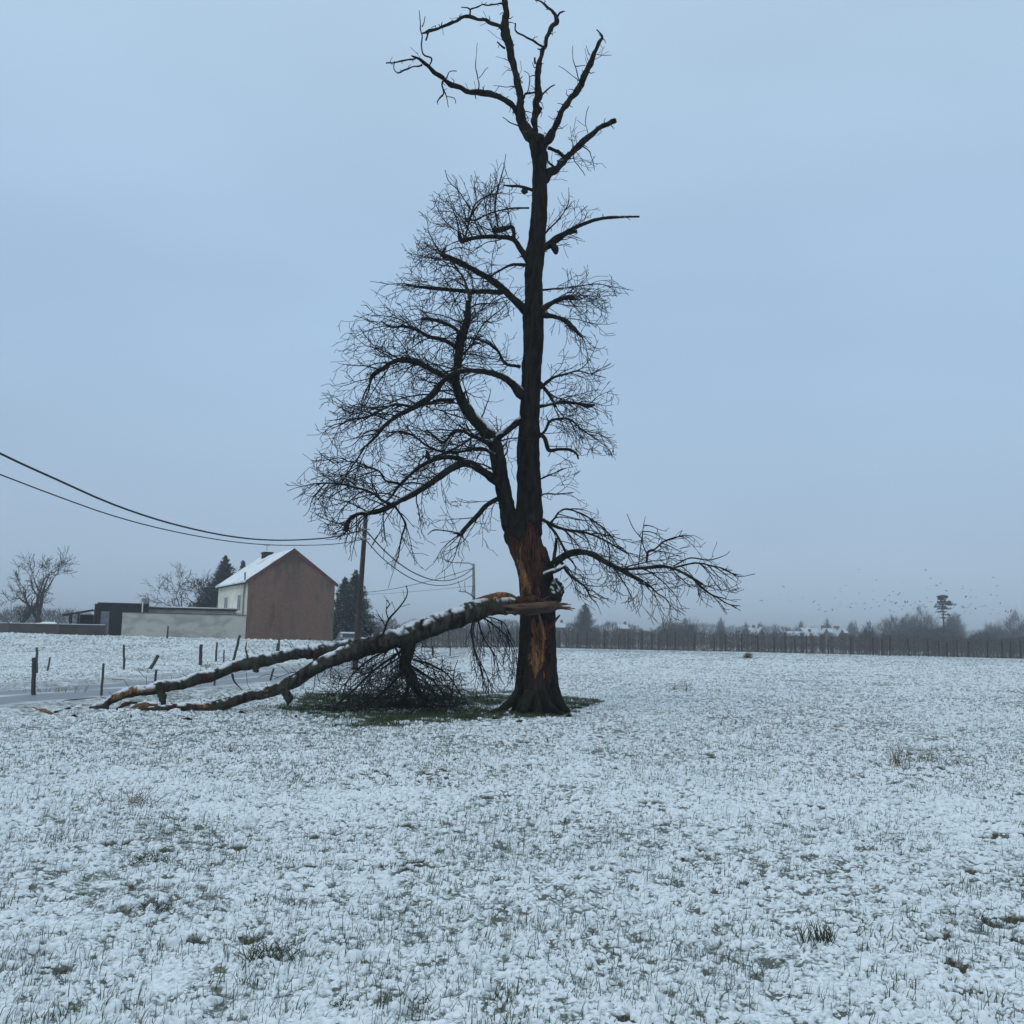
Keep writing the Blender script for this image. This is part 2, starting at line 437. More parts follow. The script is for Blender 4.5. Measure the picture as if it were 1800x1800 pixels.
# snow held up on the grass tufts: small lumps with dark gaps between them
def clumps(n, y0, y1, pw, w0, seed):
    r = np.random.default_rng(seed); e = 1-pw; y = (y0**e+r.random(n)*(y1**e-y0**e))**(1/e); x = r.uniform(-1.05, 1.05, n)*(1+.52*y)
    q = noise2(x*1.5, y*1.1, 51)+.6*noise2(x*5, y*4, 52); k = (r.random(n) < np.clip(.74+.38*q, .1, 1)*np.clip((115-y)/55, 0, 1)) & (r.random(n) > green_mask(x, y)*1.25) & (r.random(n) > green_mask(x, y+.5)*.9); x, y = x[k], y[k]
    d = np.zeros(len(x)); kk = (y > 16) & (y < 62); d[kk] = road_dist(x[kk], y[kk]) < 2.4; k = d < .5; x, y = x[k], y[k]; k = micro(x, y, .0034*np.maximum(y, 4))[1] < .25; x, y = x[k], y[k]; n = len(x)
    z = hgt(x, y)-.012; w = w0*r.lognormal(0, .30, n)*(1+.030*np.maximum(y-5, 0)); el = r.uniform(1.0, 2.3, n); a = r.random(n)*6.283; h = w*r.uniform(.40, .90, n)
    t = np.arange(6)*2*math.pi/6
    V = np.zeros((n, 13, 3))
    for ring, (rr, zz) in enumerate(((1.0, 0.0), (.80, .72))):
        for s_ in range(6):
            j = r.uniform(.72, 1.25, n); u = np.cos(t[s_])*rr*w*.5*el*j; v_ = np.sin(t[s_])*rr*w*.5*j
            V[:, ring*6+s_, 0] = u*np.cos(a)-v_*np.sin(a); V[:, ring*6+s_, 1] = u*np.sin(a)+v_*np.cos(a); V[:, ring*6+s_, 2] = zz*h*r.uniform(.8, 1.2, n)
    V[:, 12, 2] = h*1.05; V[:, 12, 0] = r.normal(0, .12, n)*w; V += np.c_[x, y, z][:, None, :]
    i = np.arange(n)[:, None]*13; s_ = np.arange(6)[None, :]; s2 = (s_+1) % 6
    return V.reshape(-1, 3), np.stack([i+s_, i+s2, i+6+s2, i+6+s_], -1).reshape(-1, 4), np.stack([i+6+s_, i+6+s2, i+12+0*s_], -1).reshape(-1, 3)
cb = MB()
for a_ in ((120000, 3.4, 14, 1.3, .0225, 61), (150000, 9, 120, 1.15, .0255, 62)):
    V_, q_, t_ = clumps(*a_); n0 = cb.n; cb.add(V_, q_); cb.F.append((t_+n0, 0))
m = NT("clump_snow"); p = m.pos(); m.color(m.mix(m.range(m.noise(p, 22, 4, .65), .42, .70), (.82, .86, .87), (.62, .67, .67))); m.b.inputs['Roughness'].default_value = .8; m.bump(m.noise(p, 90, 3), .4, .006)
tag(cb.build("snow_clumps", m.m, None, True), "small clumps of snow caught on the grass all over the field", "snow", kind="stuff")

# ------------------------------------------------------------------ the storm-damaged tree
TY = 21.8
def bark_material(name, dark, light, moss, mossamt):
    m = NT(name); p = m.pos(); a = m.attr("g"); s = m.n("ShaderNodeSeparateColor"); m.l(a.outputs['Color'], s.inputs[0])
    n1 = m.noise(p, 9, 6, .65, stretch=(1, 1, .28)); n2 = m.noise(p, 1.3, 4); n3 = m.noise(p, 30, 4, .6, stretch=(1, 1, .4))
    c = m.mix(m.range(n1, .33, .68), dark, light)
    c = m.mix(m.math('MULTIPLY', m.range(m.math('ADD', n2, m.math('MULTIPLY', n3, .3)), .60, .80), mossamt), c, moss)
    c = m.mix(a.outputs['Alpha'], c, m.mix(n3, moss, (.045, .052, .028)))
    nf = m.noise(p, 22, 5, .7, stretch=(1, 1, .09)); nw = m.noise(p, 3, 3)
    tan = m.mix(m.range(nf, .38, .62), (.040, .018, .010), (.38, .17, .065)); tan = m.mix(m.range(nw, .35, .7), tan, m.mix(nf, (.055, .038, .028), (.24, .155, .085)))
    red = m.mix(m.range(nf, .35, .65), (.010, .006, .005), (.095, .040, .027))
    c = m.mix(s.outputs[2], c, red); c = m.mix(s.outputs[1], c, tan)
    sn = m.mix(m.noise(p, 20, 2), (.60, .65, .68), (.82, .85, .88))
    c = m.mix(s.outputs[0], c, sn); m.color(c); m.b.inputs['Roughness'].default_value = .95; m.b.inputs['Specular IOR Level'].default_value = .08
    m.bump(m.math('ADD', m.noise(p, 34, 5, .7, stretch=(1, 1, .22)), m.math('MULTIPLY', nf, .5)), .8, .02)
    return m.m
M_bark = bark_material("dark_bark", (.003, .003, .003), (.024, .020, .0185), (.012, .015, .009), .4)
M_limb = bark_material("weathered_limb_bark", (.007, .0065, .006), (.075, .068, .060), (.045, .050, .036), .85)
M_twig = simple("twig_bark", (.009, .009, .010), .4, 8)

def mpx(r, Y): return r/1800.0*Y
def trace(fr, pts, d0, d1, Y0=TY, step=.04, wob=.012):
    """crop coordinates (x, y, radius) -> resampled world points with radius"""
    x0, y0, s = fr; n = len(pts); o = []
    for k, q in enumerate(pts):
        Y = Y0+d0+(d1-d0)*k/max(1, n-1)
        o.append([*P(x0+q[0]/s, y0+q[1]/s, Y), max(.006, mpx(q[2]/s, Y)*(.90 if s > 1 else .96))])
    o = spline(o, step)
    w_ = np.clip(o[:, 3]*.35, 0, wob)[:, None]
    k = np.arange(len(o))[:, None]
    o[:, :3] += w_*np.c_[noise3(o[:, :3]*3+5, 1), noise3(o[:, :3]*3+15, 2), noise3(o[:, :3]*3+25, 3)]
    return o
def limb(mb, o, sides=None, rough=.16, snow=0., sn_lo=.45, moss=0., torn=None, fine=True, th=.022, cap=True, mott=0.):
    rmax = o[:, 3].max()
    if sides is None: sides = 5 if rmax < .02 else 8 if rmax < .05 else 14 if rmax < .12 else 30
    c = o[:, :3]; r = np.maximum(o[:, 3], .005)
    st, n, s = mb.tube(c, r, sides, cap=cap)
    V = mb.V[-1]; cc = np.repeat(c, s, 0); d = V-cc; rr = np.linalg.norm(d, axis=1)[:, None]+1e-9; u = d/rr
    nz = fbm3(V*9+3, 3, 5)*rough+noise3(V*3+7, 6)*rough*.8
    V2 = cc+u*rr*(1+nz[:, None])
    col = np.zeros((len(V), 4))
    if rough > .45: V2 = V2+u*(r.mean()*.5*fbm3(V*22, 3, 9))[:, None]
    if rmax > .03: V2 = V2+u*(.008*np.abs(noise3(V*26, 8)))[:, None]
    col[:, 3] = np.clip(moss, 0, 1)*sstep(.0, .35, fbm3(V*2.2, 2, 13)) if moss else 0
    if torn is not None:
        tq = torn(V, u); col[:, 1] = tq
    if snow:
        m = sstep(sn_lo, sn_lo+.18, u[:, 2]+.55*fbm3(V*5.5, 3, 21)+.35*noise3(V*1.9, 22)-(1-snow)*.8-mott*1.15*np.clip(noise3(V*9, 23)+.7*noise3(V*23, 24)-.05, 0, 1))
        V2[:, 2] += m*th*np.clip(rr[:, 0]/.10, .25, 1.2); col[:, 0] = m
    mb.V[-1] = V2; mb.C[-1] = col
    return mb

rnd = random.Random(14)
def rv(s=1.0): return np.array([rnd.gauss(0, s), rnd.gauss(0, s), rnd.gauss(0, s)])
def unit(v): return v/(math.sqrt(float(v@v))+1e-9)
NTW = [0]; DENS = 1.08
def bough(mb, p, d, L, r, lev, env, droop=.05, curl=.09, dens=1.0, zig=.10, kids=None, floor=None, outw=None):
    step = .075 if lev < 2 else .06
    n = max(3, int(L/step)); pts = [p.copy()]; d = unit(d); spawn = []
    cv = np.zeros(3); side = 1; nxt = (.25 if lev == 0 else .12)*rnd.uniform(.5, 1.5)
    acc = 0
    for k in range(n):
        t = k/n
        cv = cv*.62+rv(zig*.62); d = unit(d+cv+np.array([0, 0, -droop*(1-t)*1.2+(curl*(t-.45)*2 if t > .45 else 0)])+(outw*.03 if outw is not None else 0))
        p = p+d*step; acc += step
        if env is not None:
            q = p-np.array([0, 0, EYE]); zf = q@fwd; X = 900+1800*(q@cr)/zf; Yp = 900-1800*(q@cu)/zf
            if not bool(inpoly(np.array([X]), np.array([Yp]), env)[0]):
                if rnd.random() < .42: break
        if floor is not None and p[2] < floor: 
            p[2] = floor+rnd.random()*.05; d[2] = abs(d[2])*.2
        pts.append(p.copy())
        if acc > nxt and t < .93:
            spawn.append((p.copy(), d.copy(), t, side)); side = -side; acc = 0
            nxt = ((.13, .10, .09, .1)[lev])/dens*rnd.uniform(.5, 1.6)
    if len(pts) < 3: return
    pts = np.array(pts); m = len(pts); rr = r*(1-.72*np.arange(m)/max(1, m-1)); rr = np.maximum(rr, .0055)
    mb.tube(pts, rr, 5 if r > .02 else 4 if r > .011 else 3, cap=False); NTW[0] += 1
    if lev >= 3: return
    for (q, dd, t, sd) in spawn:
        ax = unit(np.cross(dd, rv()+np.array([0, .6, 0])))
        an = rnd.uniform(.5, 1.05)
        nd = dd*math.cos(an)+ax*math.sin(an)*sd
        if lev == 0: l = L*(1-t*.6)*rnd.uniform(.28, .55)
        elif lev == 1: l = min(.62, L*.6)*(1-t*.4)*rnd.uniform(.35, 1)
        else:
            if rnd.random() < .45: continue
            l = rnd.uniform(.06, .2)
        if l < .06: continue
        bough(mb, q, nd, l, max(.0045, (r*(1-.72*t))*rnd.uniform(.45, .7)), lev+1, env, droop, curl, dens, zig, floor=floor, outw=outw)
def twigs_on(mb, o, n, L, r, env, bias=(0, 0, 0), t0=.1, t1=1., spread=.8, **k):
    """boughs leaving a limb: n of them between t0 and t1 of its length"""
    m = len(o)
    n = int(n*DENS+.5)
    for a in range(n):
        t = t0+(t1-t0)*((a+rnd.random())/n); i = min(m-2, int(t*(m-1)))
        tn = unit(o[i+1, :3]-o[i, :3]); d = unit(rv()); d = d-tn*(d@tn)*.7
        d = unit(d*spread+tn*.45+np.array(bias, float))
        bough(mb, o[i, :3].copy(), d, rnd.uniform(*L), r*rnd.uniform(.7, 1.5), 0, env, outw=np.array(bias, float), **k)

FA = (650, 0, 3.6); FB = (500, 600, 3.6); FC = (900, 600, 3.462); FD = (500, 250, 2.7692); FR3 = (680, 900, 4.5); FE = (350, 900, 4.5); FL = (0, 900, 4.5); F8 = (500, 1080, 4.5); SRC = (0, 0, 1.0)
ENV_L = [(885, 268), (860, 292), (835, 305), (805, 312), (790, 300), (780, 330), (735, 372), (745, 395), (712, 455), (705, 480), (622, 508), (640, 545), (582, 575), (558, 625), (548, 700), (572, 735), (560, 790), (515, 850), (545, 885), (560, 925), (610, 965),
         (690, 1000), (725, 1000), (745, 975), (800, 1010), (840, 950), (880, 985), (905, 960), (925, 900), (945, 600), (945, 285)]
ENV_R = [(935, 330), (985, 345), (1010, 350), (1045, 372), (1010, 400), (1018, 470), (1060, 480), (1105, 508), (1070, 530), (1078, 590), (1112, 618), (1065, 628), (1060, 660), (1100, 705), (1050, 735), (1098, 802), (1010, 800), (1030, 850), (1000, 905), (935, 905)]
ENV_B = [(945, 870), (1000, 862), (1030, 880), (1070, 930), (1092, 955), (1098, 905), (1135, 900), (1160, 930), (1230, 945), (1262, 950), (1325, 985), (1300, 1015), (1300, 1062), (1285, 1082), (1215, 1075), (1195, 1095), (1120, 1080), (1060, 1055), (1035, 1062), (980, 1010), (945, 960)]
ENV_T = [(800, 0), (820, 90), (880, 120), (900, 225), (960, 320), (1050, 330), (1070, 260), (1060, 170), (1075, 90), (1040, 60), (1000, 200), (960, 210), (900, 60)]
tree = empty("storm_damaged_tree", (P(944, 1250, TY)[0], TY, 0))
tag(tree, "tall dark leafless tree with snapped upper limbs and torn bare wood on its trunk", "tree")

# trunk
prof = [(1262, 945, 50), (1252, 944.5, 46), (1240, 944, 42), (1228, 943.5, 40), (1218, 943, 38.5), (1187, 942.5, 34.8), (1155, 944, 32), (1124, 944.5, 30.5), (1078, 945.5, 30), (1045, 945, 32), (1000, 939, 32.5), (967, 928.5, 34.5),
        (944, 922, 35), (922, 924, 30), (900, 931.5, 24), (850, 930.5, 20.5), (767, 929.5, 19.2), (711, 932, 18.2), (655, 934.5, 17.6), (600, 937.5, 18), (557, 936.5, 19), (503, 938, 16.8), (467, 938.5, 17), (394, 946, 14.6), (322, 948.5, 13.6), (286, 948, 13), (262, 945.5, 14.5), (248, 945, 15), (238, 944, 11)]
tp = np.array([[*P(cx, py, TY), mpx(r, TY)] for py, cx, r in prof]); tp = spline(tp, .03); tp[:, 3] *= .95
S = 84; th = np.arange(S)*2*math.pi/S; nz_ = len(tp)
TH = np.repeat(th[None, :], nz_, 0); Z = np.repeat(tp[:, 2:3], S, 1); R0 = np.repeat(tp[:, 3:4], S, 1)
fl = sstep(1.15, 0.0, Z)**1.6
lobes = .17*np.cos(TH*5+.9)+.10*np.cos(TH*3-1.2)+.10*np.cos(TH*9+2)
R = R0*(1+fl*(lobes-.03)+.055*np.cos(TH*3+Z*.5+1)*sstep(1, 4, Z)+.05*np.cos(TH*2+Z*.35))
cx = np.repeat(tp[:, 0:1], S, 1)
Vv = np.stack([cx+R*np.cos(TH), TY+R*np.sin(TH), Z], -1).reshape(-1, 3)
U = np.stack([np.cos(TH), np.sin(TH), 0*TH], -1).reshape(-1, 3)
px, py = PXW(Vv); jx = px+2.2*noise3(Vv*np.array([9, 9, 2.5]), 31)*1.5+1.5*noise3(Vv*np.array([25, 25, 5]), 32); jy = py+22*noise3(Vv*np.array([5, 5, .7]), 37)+9*noise3(Vv*np.array([14, 14, 1.5]), 33)+5*noise3(Vv*np.array([40, 40, 4]), 34)
c3 = lambda L_: [(680+a/4.5, 900+b/4.5) for a, b in L_]
front = U[:, 1] < .35
red = inpoly(jx, jy, c3([(905, 235), (925, 300), (975, 420), (1005, 600), (1010, 720), (1200, 720), (1215, 520), (1250, 300), (1300, 210), (1225, 150), (1150, 130), (1090, 130), (1030, 200)])) & front
red |= inpoly(jx, jy, c3([(1235, 800), (1320, 820), (1310, 990), (1250, 1040), (1130, 1000), (1160, 860)])) & front
tan = inpoly(jx, jy, c3([(1005, 400), (1045, 420), (1085, 500), (1120, 580), (1115, 680), (1085, 690), (1075, 600), (1040, 620), (1025, 520)])) & front
tan |= inpoly(jx, jy, c3([(1150, 860), (1240, 840), (1262, 990), (1240, 1120), (1228, 1215), (1180, 1290), (1118, 1180), (1145, 990)])) & front
soft = noise3(Vv*np.array([30, 30, 3]), 35) > .42
brown = (inpoly(jx, jy, c3([(1080, 820), (1320, 830), (1325, 1080), (1290, 1330), (1240, 1480), (1130, 1500), (1085, 1250), (1110, 1000)])) & front).astype(float)*sstep(-.5, .3, noise3(Vv*np.array([10, 10, 1.2]), 38))
tanf = (tan & ~(soft & (noise3(Vv*6, 36) > 0))).astype(float); redf = (red | tan).astype(float)
brk = fbm3(Vv*np.array([7, 7, 1.6]), 3, 40)
ridge = (1-np.abs(noise3(Vv*np.array([11, 11, 1.8]), 41))*2)
ridge2 = (1-np.abs(noise3(Vv*np.array([23, 23, 5]), 44))*2)
disp = .028*brk+.016*ridge+.008*ridge2+.006*noise3(Vv*np.array([40, 40, 9]), 42)
disp = disp+.06*np.clip(noise3(Vv*np.array([4, 4, 3]), 46)-.35, 0, 1)*sstep(2, 5, Z.ravel())
disp = np.where(redf > 0, .018*noise3(Vv*np.array([14, 14, .9]), 43)-.055+.012*noise3(Vv*np.array([45, 45, 3]), 45), disp)
Vv = Vv+U*disp[:, None]
moss = (np.clip(fl.ravel()*1.1, 0, .9)*(U[:, 0] < .1)*sstep(-.1, .4, fbm3(Vv*4, 3, 50)))+.35*sstep(.1, .5, fbm3(Vv*2, 2, 51))*(U[:, 0] < 0)
tm = MB(); i = np.arange(nz_-1)[:, None]*S; j = np.arange(S)[None, :]; k = (j+1) % S
tm.add(Vv, np.stack([i+j, i+k, i+S+k, i+S+j], -1).reshape(-1, 4), 0, np.c_[0*tanf, tanf, np.maximum(redf, brown*.38)*(1-tanf), np.clip(moss, 0, 1)*(1-redf)])
tm.F.append((np.array([list(range(S))])+(nz_-1)*S, 0))
trunk = tm.build("trunk", M_bark, tree, True, "g")

def part(name, parent, items, label=None, twig=None, mat=None, **kw):
    """items: traced limbs joined into one mesh; twig: list of (function) that grow the fine twigs"""
    mb = MB()
    for o in items: limb(mb, o, **kw)
    b = mb.build(name, mat or M_bark, parent, True, "g")
    if label: b['label'] = label
    if twig:
        tw = MB(); twig(tw)
        if tw.n: tw.build("twigs", M_twig, b, True)
    return b
tr = trace
# left leaning stem
stemL = tr((0, 0, 1), [(928, 968, 10), (914, 950, 15), (903, 930, 18), (896, 912, 17), (888, 878, 13.5), (878, 822, 14), (869, 782, 12.5), (858, 763, 12), (833, 736, 10.5), (817, 712, 9.5), (804, 684, 8), (801, 667, 7.5), (804, 647, 7), (806, 628, 8), (808, 608, 8), (811, 590, 8.5),
                       (820, 568, 7), (822, 546, 5.5), (822, 528, 4)], .12, -.75)
kL = dict(droop=.055, curl=.12)
part("stem", tree, [stemL], twig=lambda t: (twigs_on(t, stemL, 26, (1.0, 2.3), .020, ENV_L, (-.35, 0, .15), .28, .98, **kL), twigs_on(t, stemL, 14, (.8, 1.6), .016, ENV_L, (.35, .1, .1), .3, .98, **kL)), snow=.62, sn_lo=.30, rough=.12, moss=.5)
br = {}
def B(key, fr, pts, d0, d1, tw=None, name="branch", label=None, extra=(), **kw):
    o = tr(fr, pts, d0, d1); its = [o]+[tr(fr, q, a, b) for q, a, b in extra]
    if key[0] == 'a':
        for q_ in its:
            w_ = .028; q_[:, :3] += w_*np.c_[noise3(q_[:, :3]*6+3, 101), noise3(q_[:, :3]*6+33, 102), noise3(q_[:, :3]*6+63, 103)]
            q_[:, 3] *= 1+.22*noise3(q_[:, :3]*7, 104)
    br[key] = o
    den = 6. if key[0] == 'a' else 4.
    for q_ in list(its[:1 if key[0] != 'a' else 99]):
        if q_[:, 3].max() < .02: continue
        for _ in range(int(len(q_)*.04*den*rnd.uniform(.7, 1.2))):
            i_ = rnd.randrange(2, len(q_)-1); tn = unit(q_[i_, :3]-q_[i_-1, :3]); d_ = unit(rv()); d_ = unit(d_-tn*(d_@tn)*.8); r_ = float(q_[i_, 3]); L_ = rnd.uniform(.03, .11)+r_; c_ = q_[i_, :3]
            its.append(np.array([[*c_, min(r_*.5, .014)], [*(c_+d_*(r_+L_)*.6), min(r_*.35, .010)], [*(c_+unit(d_+rv(.35))*(r_+L_)), .004]]))
    def g(t):
        for q in (tw or []): twigs_on(t, its[q.pop('i', 0)], **q)
    kw.setdefault('rough', .30 if key[0] == 'a' else .22); kw.setdefault('snow', .35); kw.setdefault('moss', .4)
    return part(name, tree, its, label, g if tw else None, **kw)
def T(n, L, r=.017, env=ENV_L, bias=(-.4, 0, .1), t0=.1, t1=1., **k): return dict(n=n, L=L, r=r, env=env, bias=bias, t0=t0, t1=t1, **{**kL, **k})
B('b1', FB, [(1345, 890, 30), (1240, 815, 30), (1160, 772, 27), (1080, 790, 27), (990, 850, 24), (900, 910, 22), (800, 975, 20), (710, 1020, 19), (620, 1065, 19), (540, 1085, 16), (460, 1095, 12), (410, 1130, 12), (392, 1185, 17), (385, 1195, 9)], -.4, -2.3,
  [T(16, (.8, 1.7), .014, bias=(-.5, 0, .25), t0=.2), T(9, (.7, 1.3), .011, bias=(-.15, 0, -.55), t0=.35, droop=.12, curl=.05)], extra=[([(1200, 782, 22), (1100, 742, 20), (1020, 735, 17), (940, 752, 15), (850, 800, 13), (780, 862, 11), (720, 920, 9), (680, 980, 7), (645, 1010, 5)], -.6, -1.5)])
B('b3', FB, [(1510, 350, 35), (1440, 270, 26), (1380, 225, 22), (1280, 195, 20), (1180, 183, 17), (1090, 195, 15), (1010, 245, 18), (960, 310, 21), (900, 370, 22), (820, 420, 20), (720, 470, 16), (650, 520, 13), (590, 590, 10), (530, 650, 8), (480, 690, 4)], -.05, -1.5,
  [T(22, (.8, 1.7), .015, bias=(-.4, 0, .15), t0=.12)], extra=[([(1070, 372, 15), (980, 372, 13), (920, 392, 11), (860, 405, 9)], -.9, -1.1)])
B('b5', FB, [(1070, 260, 20), (1010, 220, 19), (930, 180, 17), (850, 140, 17), (770, 115, 16), (690, 130, 14), (620, 175, 14), (560, 215, 15), (540, 262, 8), (535, 312, 4)], -.6, .9,
  [T(20, (.8, 1.7), .014, bias=(-.5, .1, .1))])
B('b6', FB, [(1510, 490, 30), (1440, 540, 21), (1390, 580, 21), (1345, 610, 24), (1310, 640, 22)], 0, -.3, [T(6, (.6, 1.1), .011, bias=(-.1, 0, .2))], snow=.75, sn_lo=.2)
B('b7', FB, [(1370, 985, 18), (1290, 1030, 15), (1230, 1090, 14), (1165, 1160, 14), (1115, 1222, 17), (1095, 1215, 9)], -.1, -1.0,
  [T(10, (.6, 1.2), .011, bias=(-.25, 0, -.1))], extra=[([(1110, 1220, 7), (1045, 1203, 5), (950, 1195, 4), (905, 1225, 2)], -1, -1.2)])
B('b8', FB, [(915, 755, 12), (905, 720, 14), (900, 690, 5)], -.9, -1.0)
B('d1', FD, [(1195, 590, 20), (1150, 520, 14), (1110, 472, 13), (1040, 460, 12), (960, 462, 11), (900, 470, 11), (862, 478, 15), (848, 435, 8)], 0, -1.0,
  [T(17, (.8, 1.6), .013, bias=(-.25, 0, .5), t0=.25, droop=.02)], extra=[([(1118, 470, 9), (1112, 415, 9), (1070, 420, 14), (1030, 427, 13), (1025, 405, 6)], -.2, -.5)])
B('d2', FD, [(1180, 825, 26), (1110, 760, 20), (1060, 712, 20), (1000, 665, 18), (930, 625, 17), (860, 590, 15), (800, 562, 14), (765, 550, 10), (785, 515, 4)], 0, .5,
  [T(18, (.7, 1.5), .012, bias=(-.3, 0, .25), t0=.2)], moss=.7)
B('d3', FD, [(1060, 730, 15), (960, 728, 13), (850, 722, 11), (740, 712, 10), (660, 703, 7), (580, 696, 3)], .2, -.7, [T(13, (.7, 1.4), .011, bias=(-.35, 0, -.1), t0=.25)], label="bare grey-brown broken branch end pointing left", moss=.8)
B('d7', FD, [(865, 945, 12), (820, 900, 10), (760, 875, 9), (700, 862, 9), (672, 862, 9)], -.7, -1.3, [T(9, (.6, 1.3), .011)])
B('d8', FD, [(840, 1000, 12), (770, 962, 10), (700, 945, 9), (640, 910, 8), (580, 895, 6), (520, 900, 5), (470, 870, 3)], -.6, .7, [T(16, (.7, 1.5), .012, bias=(-.5, 0, .15))])
B('d9', FD, [(1215, 235, 9), (1150, 215, 8), (1100, 212, 6), (1065, 208, 3)], 0, -.3, [T(3, (.3, .7), .008, bias=(0, 0, .5), t0=.4)], extra=[([(1160, 230, 12), (1170, 240, 16), (1185, 238, 8)], -.1, -.1)])
# finer boughs of the upper left
def thin(parent_key, fr, lst, d, tw):
    pass
B('e1', FD, [(905, 770, 8), (890, 720, 7), (870, 660, 6), (830, 600, 5), (790, 560, 4), (740, 520, 3)], -.8, .3, [T(12, (.7, 1.4), .011, bias=(-.4, 0, .3), t0=.1)])
B('e2', FD, [(1180, 600, 9), (1100, 600, 7), (1040, 630, 5), (1005, 655, 4)], 0, -.5, [T(5, (.5, .9), .009)])
B('e3', FD, [(880, 460, 6), (905, 360, 6), (930, 300, 5), (985, 262, 4), (1060, 245, 3)], -.9, -.5, [T(10, (.6, 1.2), .009, bias=(-.2, 0, .6), t0=.1, droop=.01)], extra=[([(1040, 410, 5), (1025, 320, 5), (1040, 220, 4), (1068, 120, 3), (1078, 58, 2)], -.4, -.2), ([(905, 330, 4), (850, 240, 3), (800, 190, 2.5), (782, 135, 2)], -.9, -1.1)])
B('e4', FD, [(1190, 320, 6), (1100, 322, 5), (1000, 345, 4), (930, 380, 4), (870, 370, 3)], 0, .6, [T(9, (.6, 1.2), .009, bias=(-.3, 0, .2))])
B('e5', FB, [(1490, 160, 12), (1400, 140, 10), (1350, 60, 9), (1260, 0, 8), (1180, -20, 7), (1120, -10, 6)], .05, .9, [T(12, (.7, 1.4), .011, bias=(-.2, 0, .2))])
B('e6', FB, [(1300, 640, 14), (1210, 610, 12), (1120, 565, 10), (1060, 580, 9), (1010, 640, 8), (960, 610, 7), (900, 560, 5)], -.4, .9, [T(15, (.7, 1.4), .012, bias=(-.35, 0, .05))])
B('e7', FB, [(1330, 720, 12), (1240, 680, 10), (1100, 700, 8), (1010, 700, 8), (900, 660, 7), (820, 600, 6), (740, 570, 5), (650, 580, 4)], -.3, 1.1, [T(18, (.7, 1.5), .012, bias=(-.5, 0, .05))])
B('e8', FB, [(820, 420, 12), (700, 400, 9), (600, 440, 8), (520, 480, 6), (430, 495, 5), (330, 540, 3)], -1.2, -1.9, [T(15, (.7, 1.4), .011, bias=(-.5, 0, .0))])
B('e9', FB, [(720, 900, 9), (640, 880, 8), (600, 820, 6), (520, 790, 5), (430, 760, 4), (300, 770, 3)], -1.4, -.8, [T(15, (.7, 1.5), .011, bias=(-.5, 0, .1))])
B('e10', FB, [(690, 1040, 12), (610, 1000, 9), (560, 960, 7), (470, 930, 6), (330, 900, 5), (180, 900, 3)], -1.9, -2.4, [T(14, (.7, 1.3), .010, bias=(-.5, 0, .0))])
B('e11', FB, [(700, 1040, 9), (740, 1100, 8), (765, 1160, 7), (745, 1230, 6), (730, 1300, 5), (720, 1370, 4)], -1.7, -2.0, [T(9, (.4, .8), .008, bias=(.1, 0, -.5), droop=.14, curl=.04)])
# right side
def TRt(n, L, r=.010, bias=(.5, 0, .05), **k): return T(n, L, r, ENV_R, bias, **k)
B('f1', FD, [(1255, 520, 22), (1300, 490, 19), (1340, 460, 19), (1400, 425, 12), (1480, 390, 9), (1560, 370, 8), (1640, 365, 7), (1728, 363, 4)], 0, -.6, [TRt(9, (.5, 1.1), .009, (.3, 0, .4), t0=.05, t1=.35)], snow=.6,
  extra=[([(1300, 495, 16), (1318, 520, 19), (1322, 540, 10)], -.1, -.2), ([(1370, 445, 9), (1425, 435, 9)], -.3, -.4)], label="bare broken branch reaching out to the right with a torn stub below")
B('f2', FD, [(1240, 830, 22), (1290, 790, 14), (1340, 765, 12), (1390, 755, 14), (1418, 757, 16)], 0, -.5, [TRt(15, (.6, 1.3), .010, (.5, 0, .0), t0=.2)])
B('f3', FD, [(1250, 838, 18), (1320, 850, 12), (1370, 870, 13), (1400, 900, 13), (1440, 938, 8), (1450, 950, 3)], 0, -.9, [TRt(10, (.5, 1.2), .009, (.5, 0, -.1), t0=.2)])
B('f4', FD, [(1250, 720, 6), (1300, 715, 5), (1400, 705, 4), (1520, 690, 3), (1600, 705, 2), (1680, 718, 1.5)], 0, .5, [TRt(12, (.5, 1.1), .008, (.4, 0, .1))])
B('g1', FC, [(160, 560, 15), (200, 590, 14), (225, 660, 13), (290, 655, 10), (350, 660, 9), (390, 685, 8), (402, 715, 5)], 0, -.5, [TRt(3, (.4, .8), .008)])
B('g2', FC, [(150, 600, 10), (205, 540, 10), (230, 490, 9), (290, 470, 7), (360, 480, 6), (430, 540, 4), (520, 600, 3)], .1, -.2, [TRt(16, (.6, 1.3), .009, (.5, 0, -.15))])
B('g3', FC, [(160, 400, 12), (230, 385, 10), (300, 372, 10), (400, 377, 10), (455, 390, 15), (500, 385, 8)], 0, .4, [TRt(12, (.6, 1.3), .009)], snow=.7)
B('g4', FC, [(170, 285, 14), (250, 222, 9), (320, 200, 6), (400, 180, 5), (480, 200, 3), (570, 222, 2)], 0, -.4, [TRt(12, (.6, 1.2), .009, (.4, 0, .1))])
B('g5', FC, [(170, 250, 14), (215, 310, 13), (240, 350, 10), (270, 400, 6)], 0, .6, [TRt(12, (.6, 1.2), .009, (.4, 0, -.1))])
B('g6', FC, [(150, 860, 7), (190, 830, 5), (260, 800, 4), (330, 770, 3)], 0, .3, [TRt(5, (.4, .9), .007)])
B('g7', FC, [(150, 960, 7), (200, 930, 5), (280, 930, 4), (370, 920, 3)], 0, .5, [TRt(5, (.4, .9), .007, (.4, 0, .2))])
B('g8', FD, [(1240, 480, 6), (1290, 420, 5), (1340, 370, 4), (1380, 300, 3), (1385, 240, 2)], 0, .3, [TRt(7, (.5, 1.0), .008, (.3, 0, .4))])
